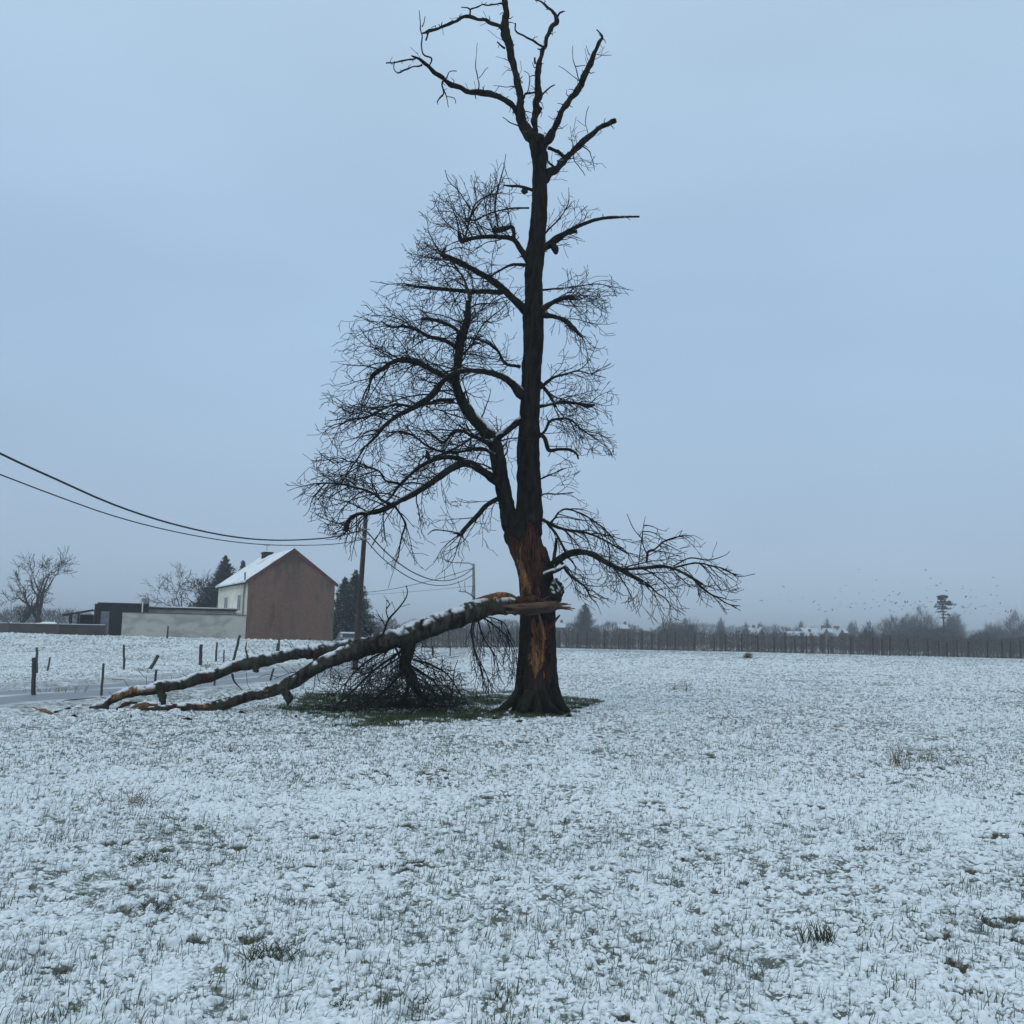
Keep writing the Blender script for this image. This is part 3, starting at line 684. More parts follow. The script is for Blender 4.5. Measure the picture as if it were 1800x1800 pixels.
# big low bough on the right
def TB(n, L, r=.012, bias=(.45, 0, -.15), **k): return T(n, L, r, ENV_B, bias, **{**dict(droop=.09, curl=.07), **k})
B('c6', FC, [(235, 1375, 34), (265, 1345, 28), (310, 1312, 24), (370, 1285, 21), (440, 1280, 18), (520, 1310, 20), (580, 1350, 18), (650, 1380, 17), (720, 1420, 15), (800, 1465, 9)], -.1, -1.0,
  [TB(16, (.6, 1.4)), TB(6, (.8, 1.4), i=1), TB(9, (.5, 1.1), i=2), TB(6, (.4, .8), .009, i=6, bias=(.4, 0, .1)), TB(8, (.5, 1), .010, i=4), TB(6, (.4, .9), .009, i=5, bias=(.4, 0, .2)), TB(6, (.4, .8), .009, i=7)], moss=.8,
  extra=[([(620, 1370, 14), (700, 1385, 10), (830, 1375, 12), (920, 1370, 11), (1000, 1390, 9), (1080, 1430, 8), (1160, 1480, 6)], -.8, -1.4),
         ([(960, 1385, 8), (1110, 1350, 6), (1210, 1365, 5), (1290, 1385, 4), (1380, 1430, 3), (1480, 1415, 2)], -1.1, -1.6),
         ([(980, 1370, 6), (1080, 1320, 5), (1200, 1330, 4), (1300, 1300, 3), (1325, 1275, 2)], -1.1, -.9),
         ([(820, 1345, 9), (830, 1280, 8), (870, 1265, 7), (930, 1215, 6), (1010, 1190, 3), (1035, 1150, 2)], -1, -.6),
         ([(1080, 1425, 7), (1180, 1520, 6), (1250, 1560, 5), (1320, 1600, 4), (1390, 1610, 2)], -1.2, -1.5),
         ([(770, 1470, 6), (840, 1490, 6), (880, 1530, 5), (930, 1560, 5), (960, 1600, 4), (1010, 1640, 3)], -1, -1.6),
         ([(770, 1380, 4), (780, 1280, 4), (790, 1200, 4), (800, 1120, 3), (812, 1065, 2)], -1, -.9),
         ([(790, 1200, 3), (740, 1140, 3), (700, 1050, 2)], -1, -1.2)], snow=.5)
B('c7', FC, [(180, 1085, 12), (270, 1125, 11), (350, 1150, 8), (430, 1160, 7), (520, 1190, 6), (600, 1230, 5), (700, 1290, 4)], 0, -.5, [TB(14, (.6, 1.2))])
B('c8', FC, [(225, 1115, 9), (260, 1075, 8), (290, 1035, 7), (340, 1020, 6), (400, 1040, 6), (460, 1070, 5), (520, 1110, 5), (600, 1180, 4), (650, 1260, 3)], -.1, .5, [TB(13, (.6, 1.2), .010)])
B('c9', FC, [(190, 1080, 9), (270, 1170, 10), (310, 1250, 8), (335, 1300, 8)], 0, -.4, [TB(6, (.4, 1.0), .010)])
B('c10', FC, [(300, 1345, 11), (350, 1420, 9), (400, 1460, 7), (450, 1500, 6), (480, 1560, 4), (510, 1585, 2)], -.3, -.8, [TB(10, (.5, 1.0), .009)])
B('c11', FC, [(200, 1425, 20), (240, 1402, 17), (275, 1388, 14), (325, 1362, 10)], -.35, -.7, label="short snow-topped stub low on the right of the trunk", snow=.9, sn_lo=.1)
B('c12', FC, [(250, 1350, 13), (265, 1260, 11), (270, 1195, 10)], -.3, -.4, moss=1.)
# bare top
def TT(n, L, r=.007, bias=(0, 0, .2), **k): return T(n, L, r, ENV_T, bias, **{**dict(droop=0., curl=.03, dens=.6), **k})
B('a1', FA, [(1062, 950, 40), (1040, 890, 42), (1000, 840, 36), (960, 760, 33), (950, 650, 27), (935, 530, 25), (910, 410, 23), (885, 290, 26), (862, 200, 31), (860, 120, 22), (860, 40, 20), (858, -60, 18), (840, -160, 14), (800, -260, 9), (790, -330, 4)], 0, -.4,
  [TT(12, (.2, .4), t0=.1, t1=.6), TT(12, (.18, .3), t0=.3, t1=.95, i=1), TT(9, (.18, .3), t0=.1, t1=.95, i=6)], extra=[([(945, 720, 26), (880, 650, 20), (800, 607, 18), (700, 585, 18), (620, 575, 16), (550, 555, 17), (490, 520, 17), (430, 470, 15), (370, 420, 13), (320, 385, 10), (280, 362, 7), (262, 346, 3)], -.1, -1.3),
  ([(285, 372, 7), (200, 385, 6), (105, 400, 5)], -1.25, -1.5), ([(330, 405, 8), (270, 425, 6), (190, 460, 6), (155, 435, 4), (160, 390, 3)], -1.2, -1.1),
  ([(380, 420, 6), (385, 370, 6), (340, 350, 5), (328, 290, 5), (330, 215, 5), (320, 150, 4), (310, 70, 2)], -1.1, -1.2), ([(335, 165, 4), (350, 110, 2)], -1.2, -1.1),
  ([(850, 190, 15), (790, 155, 13), (700, 130, 11), (640, 105, 12), (590, 105, 11), (520, 145, 10), (430, 180, 9), (380, 195, 9), (335, 210, 6)], -.3, -1.15), ([(378, 195, 6), (355, 260, 6)], -1, -1.1),
  ([(632, 105, 6), (635, 60, 5), (580, 42, 4)], -.7, -.8), ([(635, 62, 5), (700, 35, 5), (770, 30, 6), (845, 30, 8)], -.8, -.3), ([(690, 580, 5), (680, 460, 4), (670, 400, 3), (680, 270, 2)], -.5, -.6), ([(690, 490, 3), (755, 428, 2)], -.55, -.5),
  ([(855, 305, 7), (805, 265, 5)], -.2, -.3), ([(468, 500, 9), (455, 530, 8), (465, 590, 7), (430, 640, 4), (430, 665, 2)], -1, -1.1), ([(468, 570, 5), (490, 630, 4), (498, 680, 2)], -1, -.9), ([(485, 610, 3), (535, 620, 3), (540, 655, 2)], -1, -.9),
  ([(480, 495, 6), (510, 465, 4), (550, 455, 4)], -1, -.9), ([(945, 795, 5), (840, 745, 3)], -.1, -.2), ([(915, 547, 4), (780, 542, 2)], -.2, -.2), ([(820, 540, 2.5), (790, 585, 1.5)], -.2, -.2), ([(970, 630, 7), (990, 597, 8), (1050, 592, 9)], -.2, 0), ([(1000, 590, 4), (1005, 480, 3), (970, 450, 2)], -.1, -.1)],
  label="tall bare left leader with two long arching side limbs", snow=.45)
B('a2', FA, [(1060, 930, 26), (1045, 800, 24), (1045, 700, 24), (1065, 600, 26), (1065, 480, 20), (1075, 380, 17), (1105, 290, 15), (1140, 200, 16), (1180, 140, 18), (1170, 90, 12), (1130, 50, 9), (1085, 10, 6), (1050, 5, 3)], .1, .7,
  [TT(18, (.17, .3), t0=.1, t1=.9)], extra=[([(1183, 115, 9), (1205, 80, 7), (1235, 72, 3)], .6, .6), ([(1092, 302, 7), (1030, 250, 7), (930, 205, 7), (922, 140, 5)], .5, .2), ([(1090, 605, 6), (1130, 555, 5), (1168, 530, 4)], .3, .2), ([(1050, 400, 8), (1045, 365, 5)], .4, .3), ([(1055, 700, 26), (1090, 685, 12)], .3, .2)], rough=.3, label="narrow knobbly upright leader between the two others")
B('a3', FA, [(1090, 960, 28), (1115, 905, 28), (1160, 820, 27), (1210, 720, 25), (1270, 630, 21), (1340, 520, 25), (1390, 410, 19), (1420, 340, 16), (1455, 270, 13), (1472, 225, 9), (1435, 195, 4)], 0, -.6,
  [TT(16, (.18, .5), t0=.1, t1=.95)], extra=[([(1335, 522, 5), (1300, 420, 3), (1282, 340, 3), (1290, 290, 2)], -.3, -.4), ([(1335, 515, 4), (1250, 455, 3), (1195, 420, 2)], -.3, -.5), ([(1392, 350, 4), (1370, 290, 2)], -.4, -.4), ([(1435, 350, 3), (1525, 355, 2)], -.4, -.3), ([(1300, 420, 3), (1360, 415, 2)], -.4, -.4)])
B('a4', FA, [(1090, 1170, 28), (1130, 1110, 29), (1190, 1050, 25), (1260, 980, 23), (1330, 920, 23), (1400, 850, 19), (1470, 800, 17), (1550, 762, 18)], 0, .9,
  [TT(14, (.3, .8), t0=.05, t1=.6, bias=(.1, 0, .1), dens=.9)], extra=[([(1375, 845, 3), (1365, 760, 2.5), (1385, 675, 2)], .6, .6), ([(1130, 940, 13), (1190, 952, 13), (1222, 985, 12)], .1, .4), ([(1365, 800, 2), (1310, 765, 2)], .6, .6), ([(1120, 960, 7), (1125, 1020, 7), (1160, 1050, 9)], .1, .3), ([(1330, 910, 5), (1390, 960, 4), (1410, 1020, 3), (1420, 1075, 2)], .5, .3), ([(1275, 960, 4), (1300, 1020, 3), (1360, 1115, 2)], .4, .2)])
for rt, a_, b_, ms in (([(914, 1208, 7), (905, 1226, 8), (893, 1240, 7), (879, 1247, 5), (864, 1251, 2.5)], -.15, -.35, 1.), ([(968, 1205, 9), (978, 1228, 9), (990, 1243, 6), (1003, 1251, 2)], -.1, -.25, .2), ([(952, 1215, 9), (962, 1236, 9), (975, 1249, 6), (990, 1256, 2)], -.42, -.75, .1), ([(930, 1215, 9), (924, 1238, 9), (918, 1252, 4)], -.45, -.7, .5)):
    o = tr(SRC, rt, a_, b_); mb = MB(); limb(mb, o, 20, rough=.35, moss=ms)
    if ms == 1.: mb.C[-1][:, 3] = np.maximum(mb.C[-1][:, 3], .8)
    mb.build("root", M_bark, tree, True, "g")
# burr with snow specks and long splinters torn from the trunk
bm_ = MB(); n = 26
ph, tt = np.meshgrid(np.linspace(0.02, math.pi-.02, n), np.arange(40)*2*math.pi/40, indexing='ij')
s = np.stack([np.sin(ph)*np.cos(tt), np.sin(ph)*np.sin(tt), np.cos(ph)], -1).reshape(-1, 3)
c0 = P(971, 1040, TY-.12); bv = c0+s*np.array([.23, .20, .28])*(1+.30*fbm3(s*3, 3, 61)+.12*noise3(s*11, 62))[:, None]
i = np.arange(n-1)[:, None]*40; j = np.arange(40)[None, :]; k = (j+1) % 40
bc = np.zeros((len(bv), 4)); bc[:, 0] = (noise3(s*9, 63) > .42)*(s[:, 2] > -.3); bc[:, 3] = .5
bm_.add(bv, np.stack([i+j, i+j+40-40+40, i+k+40, i+k], -1).reshape(-1, 4), 0, bc); bm_.build("burr", M_bark, tree, True, "g")
for (pts, a) in (([(1230, 960, 18), (1290, 905, 20), (1330, 860, 14), (1368, 815, 9)], 0), ([(1245, 500, 8), (1290, 465, 16), (1340, 450, 10)], 0), ([(1240, 1010, 22), (1230, 930, 20), (1215, 860, 12), (1205, 810, 4)], 1), ([(1060, 640, 10), (1085, 600, 12), (1098, 560, 5)], 1)):
    o = tr(FR3, pts, -.34, -.40, wob=0); mb = MB(); limb(mb, o, 8, rough=.35); mb.C[-1][:, 1 if a else 2] = 1.0; sp = mb.build("splinter", M_bark, tree, False, "g")
sr = random.Random(3)
for k_ in range(22):
    if k_ < 12: sx, sy, ln = sr.uniform(900, 955), sr.uniform(962, 1042), sr.uniform(8, 26)
    else: sx, sy, ln = sr.uniform(932, 968), sr.uniform(1090, 1190), sr.uniform(8, 24)
    cxr = float(np.interp(-sy, -np.array([q[0] for q in prof]), [q[1] for q in prof])) if False else float(np.interp(sy, [q[0] for q in prof][::-1], [q[1] for q in prof][::-1])); rr_ = float(np.interp(sy, [q[0] for q in prof][::-1], [q[2] for q in prof][::-1]))
    du = min(.9, abs(sx-cxr)/rr_); yo = -mpx(rr_, TY)*math.sqrt(1-du*du); w_ = sr.uniform(.8, 2.0)
    rows = [(sx, sy+ln*.5, w_*.8), (sx+sr.uniform(-1, 1), sy, w_), (sx+sr.uniform(-3, 3), sy-ln*.5, .3)]
    o = tr(SRC, rows, yo+.02, yo-sr.uniform(.02, .10), wob=0); mb = MB(); limb(mb, o, 6, rough=.4); c_ = np.zeros_like(mb.C[-1]); c_[:, 1 if sr.random() < .45 else 2] = 1; mb.C[-1] = c_; mb.build("splinter", M_bark, tree, False, "g")
rebase(tree, tree.location)
print("twigs", NTW[0])

# ------------------------------------------------------------------ the fallen limb
LY = 21.15
fal = empty("fallen_limb", (P(500, 1245, 20.6)[0], 20.6, 0))
tag(fal, "huge snow-topped forked limb torn off the tree, sloping from trunk to ground", "fallen limb")
def trw(src, d, step=.03, wob=.02):
    """(px, py, r, depth) rows in source pixels"""
    o = np.array([[*P(a, b, Y), mpx(r, Y)] for a, b, r, Y in src]); o = spline(o, step)
    o[:, :3] += np.clip(o[:, 3:4]*.3, 0, wob)*np.c_[noise3(o[:, :3]*2.5, 71), noise3(o[:, :3]*2.5+9, 72), noise3(o[:, :3]*2.5+19, 73)]
    return o
mainL = trw([(985, 1066, 3, 21.05), (970, 1067, 8.5, 21.05), (945, 1066.5, 12, 21.05), (915, 1065.5, 16, 21.05), (880, 1065, 17.5, 21.05), (847, 1069, 18, 21.05), (813, 1081, 19, 21.0), (769, 1096, 19, 21.0), (724, 1113, 19.5, 20.95), (679, 1126, 16.5, 20.9),
             (640, 1137, 15.5, 20.85), (606, 1149, 14, 20.8), (572, 1165, 12.5, 20.75), (539, 1182, 12, 20.7), (505, 1204, 11, 20.65), (475, 1216, 9, 20.6), (439, 1223, 9.5, 20.55), (405, 1234, 9.5, 20.5), (378, 1242, 9, 20.45), (345, 1242, 8, 20.35), (310, 1244, 6.5, 20.2), (275, 1245, 4.5, 20.1), (240, 1247, 2, 20.0)], 0)
forkL = trw([(648, 1136, 15, 20.9), (610, 1138, 13, 20.95), (572, 1145, 12.5, 21.05), (550, 1147, 12, 21.1), (528, 1147, 11, 21.1), (494, 1152, 10.5, 21.1), (466, 1160, 10, 21.1), (439, 1167, 9, 21.05), (405, 1175, 8.5, 21.0), (372, 1187, 8.5, 20.9), (344, 1193, 10, 20.85), (315, 1203, 9, 20.8),
             (289, 1207, 10, 20.75), (267, 1212, 9, 20.7), (233, 1216, 8.5, 20.6), (200, 1229, 7, 20.5), (178, 1241, 5, 20.45), (160, 1246, 3, 20.45)], 0)
def torn_main(V, u):
    px, py = PXW(V); a = (px > 838) & (px < 905) & (py < 1054+4*noise3(V*8, 81)) & (u[:, 2] > .35)
    b = (px < 470) & (px > 285) & (fbm3(V*np.array([2.5, 2.5, 9]), 3, 83) > .30) & (u[:, 2] < .6)
    return (a | b).astype(float)
def torn_fork(V, u):
    px, py = PXW(V); a = (px < 283) & (px > 195) & (u[:, 2] > -.25+.5*noise3(V*7, 85)) & (noise3(V*np.array([5, 5, 12]), 86) > -.45)
    return a.astype(float)
def red_tint(mb, lo, hi, amt=1.0):
    V = mb.V[-1]; px, py = PXW(V); m_ = (px > lo) & (px < hi) & (fbm3(V*3.5, 3, 88) > .02) & (mb.C[-1][:, 0] < .3) & (mb.C[-1][:, 1] < .5)
    c = mb.C[-1].copy(); c[m_, 2] = amt; mb.C[-1] = c
mb = MB(); mainL[:, 3] *= .95; limb(mb, mainL, 34, rough=.28, snow=.80, sn_lo=.34, moss=.3, torn=torn_main, th=.014, mott=.85); red_tint(mb, 850, 990, .8); red_tint(mb, 285, 420, .55)
k = (PXW(mb.V[-1])[0] > 905); mb.C[-1][k, 0] *= (noise3(mb.V[-1][k]*12, 89) > .35)
main_o = mb.build("limb", M_limb, fal, True, "g")
mb = MB(); limb(mb, forkL, 28, rough=.30, snow=.86, sn_lo=.32, moss=.3, torn=torn_fork, th=.014, mott=.8); red_tint(mb, 180, 420, .7)
fork_o = mb.build("forked_limb", M_limb, fal, True, "g")
# torn shell of wood standing on the limb's back, stubs and knots
M_greywood = simple('torn_grey_wood', (.060, .047, .041), .6, 9, stretch=(.2, 1, 1), bump=.5)
def lp(rows, parent, name, ch=3, sides=12, label=None, rough=.4, snow=0., flat=None, mat=None):
    o = trw(rows, 0); mb = MB(); limb(mb, o, sides, rough=rough, snow=snow, th=.02)
    if ch is not None:
        c = mb.C[-1].copy(); c[:, ch] = np.maximum(c[:, ch], (1-c[:, 0])*.9); mb.C[-1] = c
    if flat is not None:
        V = mb.V[-1]; V[:, 1] = flat[0]+(V[:, 1]-flat[0])*flat[1]
    b = mb.build(name, mat or M_limb, parent, True, "g")
    if label: b['label'] = label
    return b
lp([(836, 1053, 1.2, 20.95), (855, 1048.5, 2.6, 20.95), (877, 1046, 4, 20.93), (895, 1046.5, 3, 20.95), (906, 1049, 1, 21.0)], fal, "torn_wood", 1, 10, "orange strip of bare split wood on top of the limb")
M_fibre = simple('torn_wood_fibre', (.085, .050, .034), .6, 14, stretch=(.15, 1, 1))
for k_, (x0_, y0_, x1_, y1_, w_, tip_) in enumerate(((884, 1066, 960, 1066, 5.5, (1011, 1070)), (900, 1072, 965, 1070, 5.0, (1003, 1067)), (905, 1061, 965, 1063, 4.5, (998, 1061)), (912, 1068, 975, 1067, 4.5, (1007, 1073)), (890, 1075, 950, 1075, 4.5, (986, 1070)), (925, 1059, 960, 1060, 3.0, (984, 1057)), (930, 1064, 972, 1064, 3.4, (1004, 1063)), (915, 1078, 945, 1078, 3.0, (972, 1075)), (940, 1056, 955, 1054, 1.6, (968, 1048)))):
    lp([(x0_, y0_, w_*.5, 20.88+.01*k_), ((x0_+x1_)/2, (y0_+y1_)/2+.6, w_, 20.86+.012*k_), (x1_, y1_, w_*.8, 20.87+.012*k_), ((x1_+tip_[0])/2, (y1_+tip_[1])/2-.5, w_*.45, 20.92), (*tip_, .5, 20.96)], fal, "splinter", None, 9, "longest fibre of torn wood poking out past the right side of the trunk" if k_ == 0 else None, rough=.38, mat=(M_fibre, M_greywood)[k_ % 2])
lp([(955, 1060, 4, 20.95), (935, 1055, 6, 20.9), (905, 1058, 4, 20.88)], fal, "splinter", 2, 10, rough=.7)
lp([(500, 1205, 8, 20.62), (502, 1216, 7, 20.6), (508, 1227, 7.5, 20.6), (506, 1240, 3, 20.6)], fal, "stub", None, 18, rough=.9)
lp([(279, 1203, 9, 20.72), (281, 1212, 8, 20.7), (284, 1222, 6, 20.68), (288, 1232, 6.5, 20.68), (284, 1244, 3, 20.66)], fal, "stub", 3, 18, rough=.9, snow=.4)
lp([(276, 1240, 3, 20.5), (252, 1239, 4.5, 20.48), (232, 1243, 1.5, 20.46)], fal, "stub", 1, 12, rough=.6)
lp([(558, 1150, 8, 21.0), (556, 1166, 7, 21.0), (552, 1178, 3, 21.0)], fal, "stub", 2, 12, rough=.5)
lp([(452, 1168, 6, 21.02), (450, 1178, 5, 21.0), (455, 1180, 2, 21.0)], fal, "stub", 3, 12, rough=.6)
lp([(408, 1185, 1.7, 20.95), (412, 1198, 1.4, 20.9), (426, 1213, .8, 20.85)], fal, "stub", 3, 8)
lp([(436, 1157, 1.6, 21.05), (432, 1143, 1.1, 21.05), (433, 1128, .6, 21.05)], fal, "stub", 3, 8)
lp([(190, 1240, 7, 20.4), (172, 1243, 8, 20.4), (158, 1245, 3, 20.4)], fal, "stub", 3, 12, rough=.5, snow=.6)
# twigs of the fallen limb
def ft(n, host, L, r, bias, t0, t1, env=None, fl=.05, **k):
    k = {**dict(droop=.02, curl=.03, dens=.9), **k}
    tw = MB(); twigs_on(tw, host, n, L, r, env, bias, t0, t1, floor=fl, **k); return tw
tw = MB()
brush = trw([(722, 1120, 10, 20.95), (714, 1150, 11, 21.1), (712, 1172, 10, 21.2), (722, 1192, 9, 21.3), (735, 1214, 6, 21.5), (752, 1232, 2.5, 21.6)], 0)
mb = MB(); limb(mb, brush, 14, rough=.3, moss=.8); bo = mb.build("branch", M_bark, fal, True, "g"); bo['label'] = "mossy branch under the limb carrying a dense mass of twigs"
ENV_U = [(565, 1205), (600, 1150), (640, 1140), (740, 1112), (770, 1150), (800, 1175), (830, 1210), (845, 1240), (800, 1245), (560, 1262)]
boss = [([(715, 1140, 6, 21.1), (690, 1155, 5, 20.9), (655, 1180, 4, 20.7), (620, 1215, 3, 20.5), (590, 1240, 2, 20.3)]), ([(718, 1150, 6, 21.1), (700, 1190, 5, 20.9), (665, 1225, 4, 20.7), (640, 1245, 2, 20.6)]), ([(725, 1160, 5, 21.2), (755, 1168, 4, 21.4), (785, 1185, 3, 21.7), (800, 1205, 2.5, 21.8), (815, 1228, 1.5, 21.9)]),
        ([(690, 1130, 5, 21.0), (720, 1185, 4, 20.7), (745, 1215, 3, 20.5), (742, 1242, 2, 20.4)]), ([(720, 1170, 5, 21.2), (760, 1195, 4, 21.4), (790, 1230, 3, 21.5), (798, 1180, 2, 21.5), (805, 1160, 1.5, 21.5)]),
        ([(700, 1135, 5, 21.2), (650, 1160, 4, 21.3), (615, 1190, 3, 21.4), (600, 1230, 2, 21.3)]), ([(715, 1180, 5, 21.1), (715, 1220, 4, 21.0), (700, 1244, 2, 20.9)])]
bhosts = [brush]
for rows in boss:
    o = trw(rows, 0, .05); o[:, 3] *= .45; bhosts.append(o); limb(tw, o, 6, rough=.2)
BD = dict(droop=.03, curl=.02, dens=1.15, zig=.13)
for q in bhosts:
    twigs_on(tw, q, 10, (.6, 1.5), .0085, ENV_U, (0, 0, -.25), .02, .95, floor=.06, **BD)
twigs_on(tw, brush, 14, (.7, 1.9), .013, ENV_U, (-.5, -.2, -.3), .02, .9, floor=.06, **BD)
twigs_on(tw, brush, 8, (.7, 1.7), .012, ENV_U, (.6, .2, -.2), .1, .9, floor=.06, **BD)
tw.build("twigs", M_twig, bo, True)
# hanging spray
tw = MB(); lab = None
for rows in ([(832, 1082, 4, 21.0), (829, 1115, 3, 20.95), (838, 1150, 2.5, 20.9), (852, 1180, 2, 20.9), (862, 1205, 1.6, 20.85), (867, 1222, 1, 20.8)], [(838, 1082, 3.5, 21.0), (850, 1120, 3, 21.1), (868, 1150, 2, 21.1), (880, 1185, 1.2, 21.1)], [(845, 1082, 4, 21.1), (870, 1100, 3, 21.2), (892, 1120, 2.5, 21.2), (905, 1145, 1.6, 21.2), (908, 1170, 1, 21.2)],
             [(835, 1084, 3, 20.95), (832, 1130, 2.4, 20.8), (845, 1170, 1.8, 20.8), (850, 1215, 1, 20.75)], [(848, 1083, 3, 21.05), (872, 1088, 2.5, 21.0), (890, 1100, 2, 20.95), (895, 1130, 1.3, 20.95)]):
    o = trw(rows, 0, .05); o[:, 3] = np.maximum(o[:, 3]*.45, .006); limb(tw, o, 5, rough=.1)
    twigs_on(tw, o, 9, (.4, .85), .008, [(815, 1080), (925, 1075), (925, 1170), (900, 1215), (880, 1235), (835, 1232), (822, 1150)], (.15, 0, -.8), .05, .9, droop=.14, curl=.02, dens=.9, zig=.06, floor=.05)
o = tw.build("hanging_twigs", M_twig, fal, True); o['label'] = "spray of thin twigs hanging from the limb beside the trunk"
# upright twigs and short sprouts along its back
tw = MB()
for rows in ([(668, 1125, 2, 20.75), (676, 1108, 2, 20.75), (683, 1090, 1.8, 20.75), (700, 1070, 1.4, 20.7), (713, 1052, 1.2, 20.7), (716, 1040, 1, 20.7), (714, 1029, .8, 20.7)], [(683, 1090, 1.2, 20.75), (679, 1072, 1, 20.75), (685, 1062, .8, 20.7), (679, 1055, .8, 20.7)], [(678, 1102, 1.2, 20.75), (672, 1090, 1, 20.8), (664, 1080, .8, 20.8)],
             [(655, 1122, 1.4, 20.8), (648, 1112, 1, 20.8), (640, 1106, .8, 20.8)], [(835, 1052, 1, 21.0), (822, 1042, .8, 21.0), (806, 1039, .8, 21.0)]):
    o = trw(rows, 0, .04); limb(tw, o, 5, rough=.1)
    twigs_on(tw, o, 4, (.08, .22), .006, None, (0, 0, .4), .2, .9, droop=0, curl=.05)
for q, n in ((mainL, 46), (forkL, 30)): twigs_on(tw, q, n, (.08, .35), .008, None, (0, -.2, .35), .2, .95, droop=.0, curl=.02, dens=.9)
twigs_on(tw, mainL, 30, (.25, .8), .009, None, (0, -.3, -.4), .38, .62, droop=.05, curl=.02, dens=.9, floor=.05)
tw.build("twigs", M_twig, fal, True)
rebase(fal, fal.location)
# loose broken pieces lying in the snow
def loose(rows, name, label, ch=1, **k):
    rows = [(a, b, r, G(a, b)[1]) for a, b, r, _ in rows]
    o = trw(rows, 0); mb = MB(); limb(mb, o, 10, rough=.5, **k); V = mb.V[-1]
    c = mb.C[-1].copy()
    c[:, ch] = np.maximum(c[:, ch], (fbm3(V*8, 2, 91) > -.1)*(1-c[:, 0])); mb.C[-1] = c
    V[:, 2] += hgt(V[:, 0], V[:, 1]).mean()+.015; b = mb.build(name, M_bark, None, True, "g"); tag(b, label, "broken wood", "broken wood lying in the snow"); return b
loose([(28, 1250, 1, 20.4), (45, 1252, 4, 20.38), (70, 1254, 4, 20.36), (92, 1257, 2.5, 20.3)], "wood_splinter", "long orange splinter of bare wood lying far left in the snow")
loose([(95, 1255, 2, 20.5), (120, 1248, 3.5, 20.6), (150, 1240, 3, 20.7)], "bark_strip", "dark strip of bark lying between the orange splinter and the fallen limb's tip", 2, snow=.4)
loose([(205, 1250, 2, 20.4), (225, 1240, 4, 20.4), (240, 1238, 2, 20.45)], "wood_chunk", "small reddish chunk of wood beside the tips of the fallen limb", 2)
# scattered twigs fallen off
for (a, b, c, d, lab) in ((555, 1245, 600, 1252, "short dark twig lying at the left edge of the green grass"), (1002, 1250, 1030, 1246, "thin stick lying on the snow just right of the trunk's foot"), (800, 1266, 850, 1272, "thin twig lying in the snow in front of the green patch")):
    g0, g1 = G(a, b), G(c, d); mid = (g0+g1)/2
    pts = np.array([[*g0[:2], hgt(g0[0], g0[1])[0]+.03, .012], [*mid[:2], hgt(mid[0], mid[1])[0]+.06, .01], [*g1[:2], hgt(g1[0], g1[1])[0]+.03, .005]])
    mb = MB(); limb(mb, spline(pts, .05), 6, rough=.2); tag(mb.build("fallen_twig", M_twig, None, True), lab, "twig", "twigs lying around the tree")

for k_, (a, b) in enumerate(((230, 1262), (330, 1268), (425, 1256), (470, 1262), (520, 1262), (590, 1280), (870, 1268), (915, 1272), (1000, 1262), (1035, 1256), (130, 1262))):
    g_ = G(a, b); z_c = hgt(g_[0], g_[1])[0]; mb = MB(); an = rnd.random()*6.28; L_ = rnd.uniform(.05, .14)
    o = spline(np.array([[g_[0]-math.cos(an)*L_, g_[1]-math.sin(an)*L_, z_c+.03, .008], [g_[0], g_[1], z_c+.045, .024], [g_[0]+math.cos(an)*L_, g_[1]+math.sin(an)*L_, z_c+.035, .006]]), .03); limb(mb, o, 8, rough=.6)
    c_ = np.zeros_like(mb.C[-1]); mb.C[-1] = c_; tag(mb.build("bark_chip", M_bark, None, True, "g"), "small dark chip of bark lying on the snow near the broken tree", "bark chip", "chips of bark scattered round the tree")

# ------------------------------------------------------------------ house, walls, sheds
def GH(px, py):
    """photo pixel -> point on the undulating ground"""
    z = 0.0
    for _ in range(12):
        g = G(px, py, min(z, 1.2)); z = .5*z+.5*float(base_h(np.array([g[0]]), np.array([min(g[1], 200)]))[0])
    return np.array([g[0], g[1], z])
class Fr:
    def __init__(s, o, ax): s.o = np.array(o, float); s.x = unit(np.array([ax[0], ax[1], 0.])); s.y = np.array([-s.x[1], s.x[0], 0])
    def p(s, u, v, z): return s.o+s.x*u+s.y*v+np.array([0, 0, z])
    def box(s, mb, u0, u1, v0, v1, z0, z1, mat=0):
        b = [s.p(u0, v0, z0), s.p(u1, v0, z0), s.p(u1, v1, z0), s.p(u0, v1, z0)]
        mb.hull(b, [q+np.array([0, 0, z1-z0]) for q in b], mat)
def one(fr, name, mat, parent, *bx, label=None):
    mb = MB()
    for b in bx: fr.box(mb, *b)
    o = mb.build(name, mat, parent)
    if label: o['label'] = label
    return o
m = NT("brick"); v = m.co(); bt = m.n("ShaderNodeTexBrick"); bt.inputs['Scale'].default_value = 1.0
mp_ = m.n("ShaderNodeMapping"); mp_.inputs['Rotation'].default_value = (math.pi/2, 0, 0); m.l(v, mp_.inputs[0]); m.l(mp_.outputs[0], bt.inputs['Vector'])
bt.inputs['Brick Width'].default_value = .23; bt.inputs['Row Height'].default_value = .075; bt.inputs['Mortar Size'].default_value = .008
bt.inputs['Color1'].default_value = (.205, .112, .074, 1); bt.inputs['Color2'].default_value = (.135, .076, .052, 1); bt.inputs['Mortar'].default_value = (.145, .108, .086, 1)
n1 = m.noise(v, .55, 5, .6, stretch=(1, 1, .55)); n2 = m.noise(v, .75, 5, .65, stretch=(1.2, 1, .4), dist=.5); n3 = m.noise(v, 4.5, 3, .5, stretch=(.5, 1, 2.2))
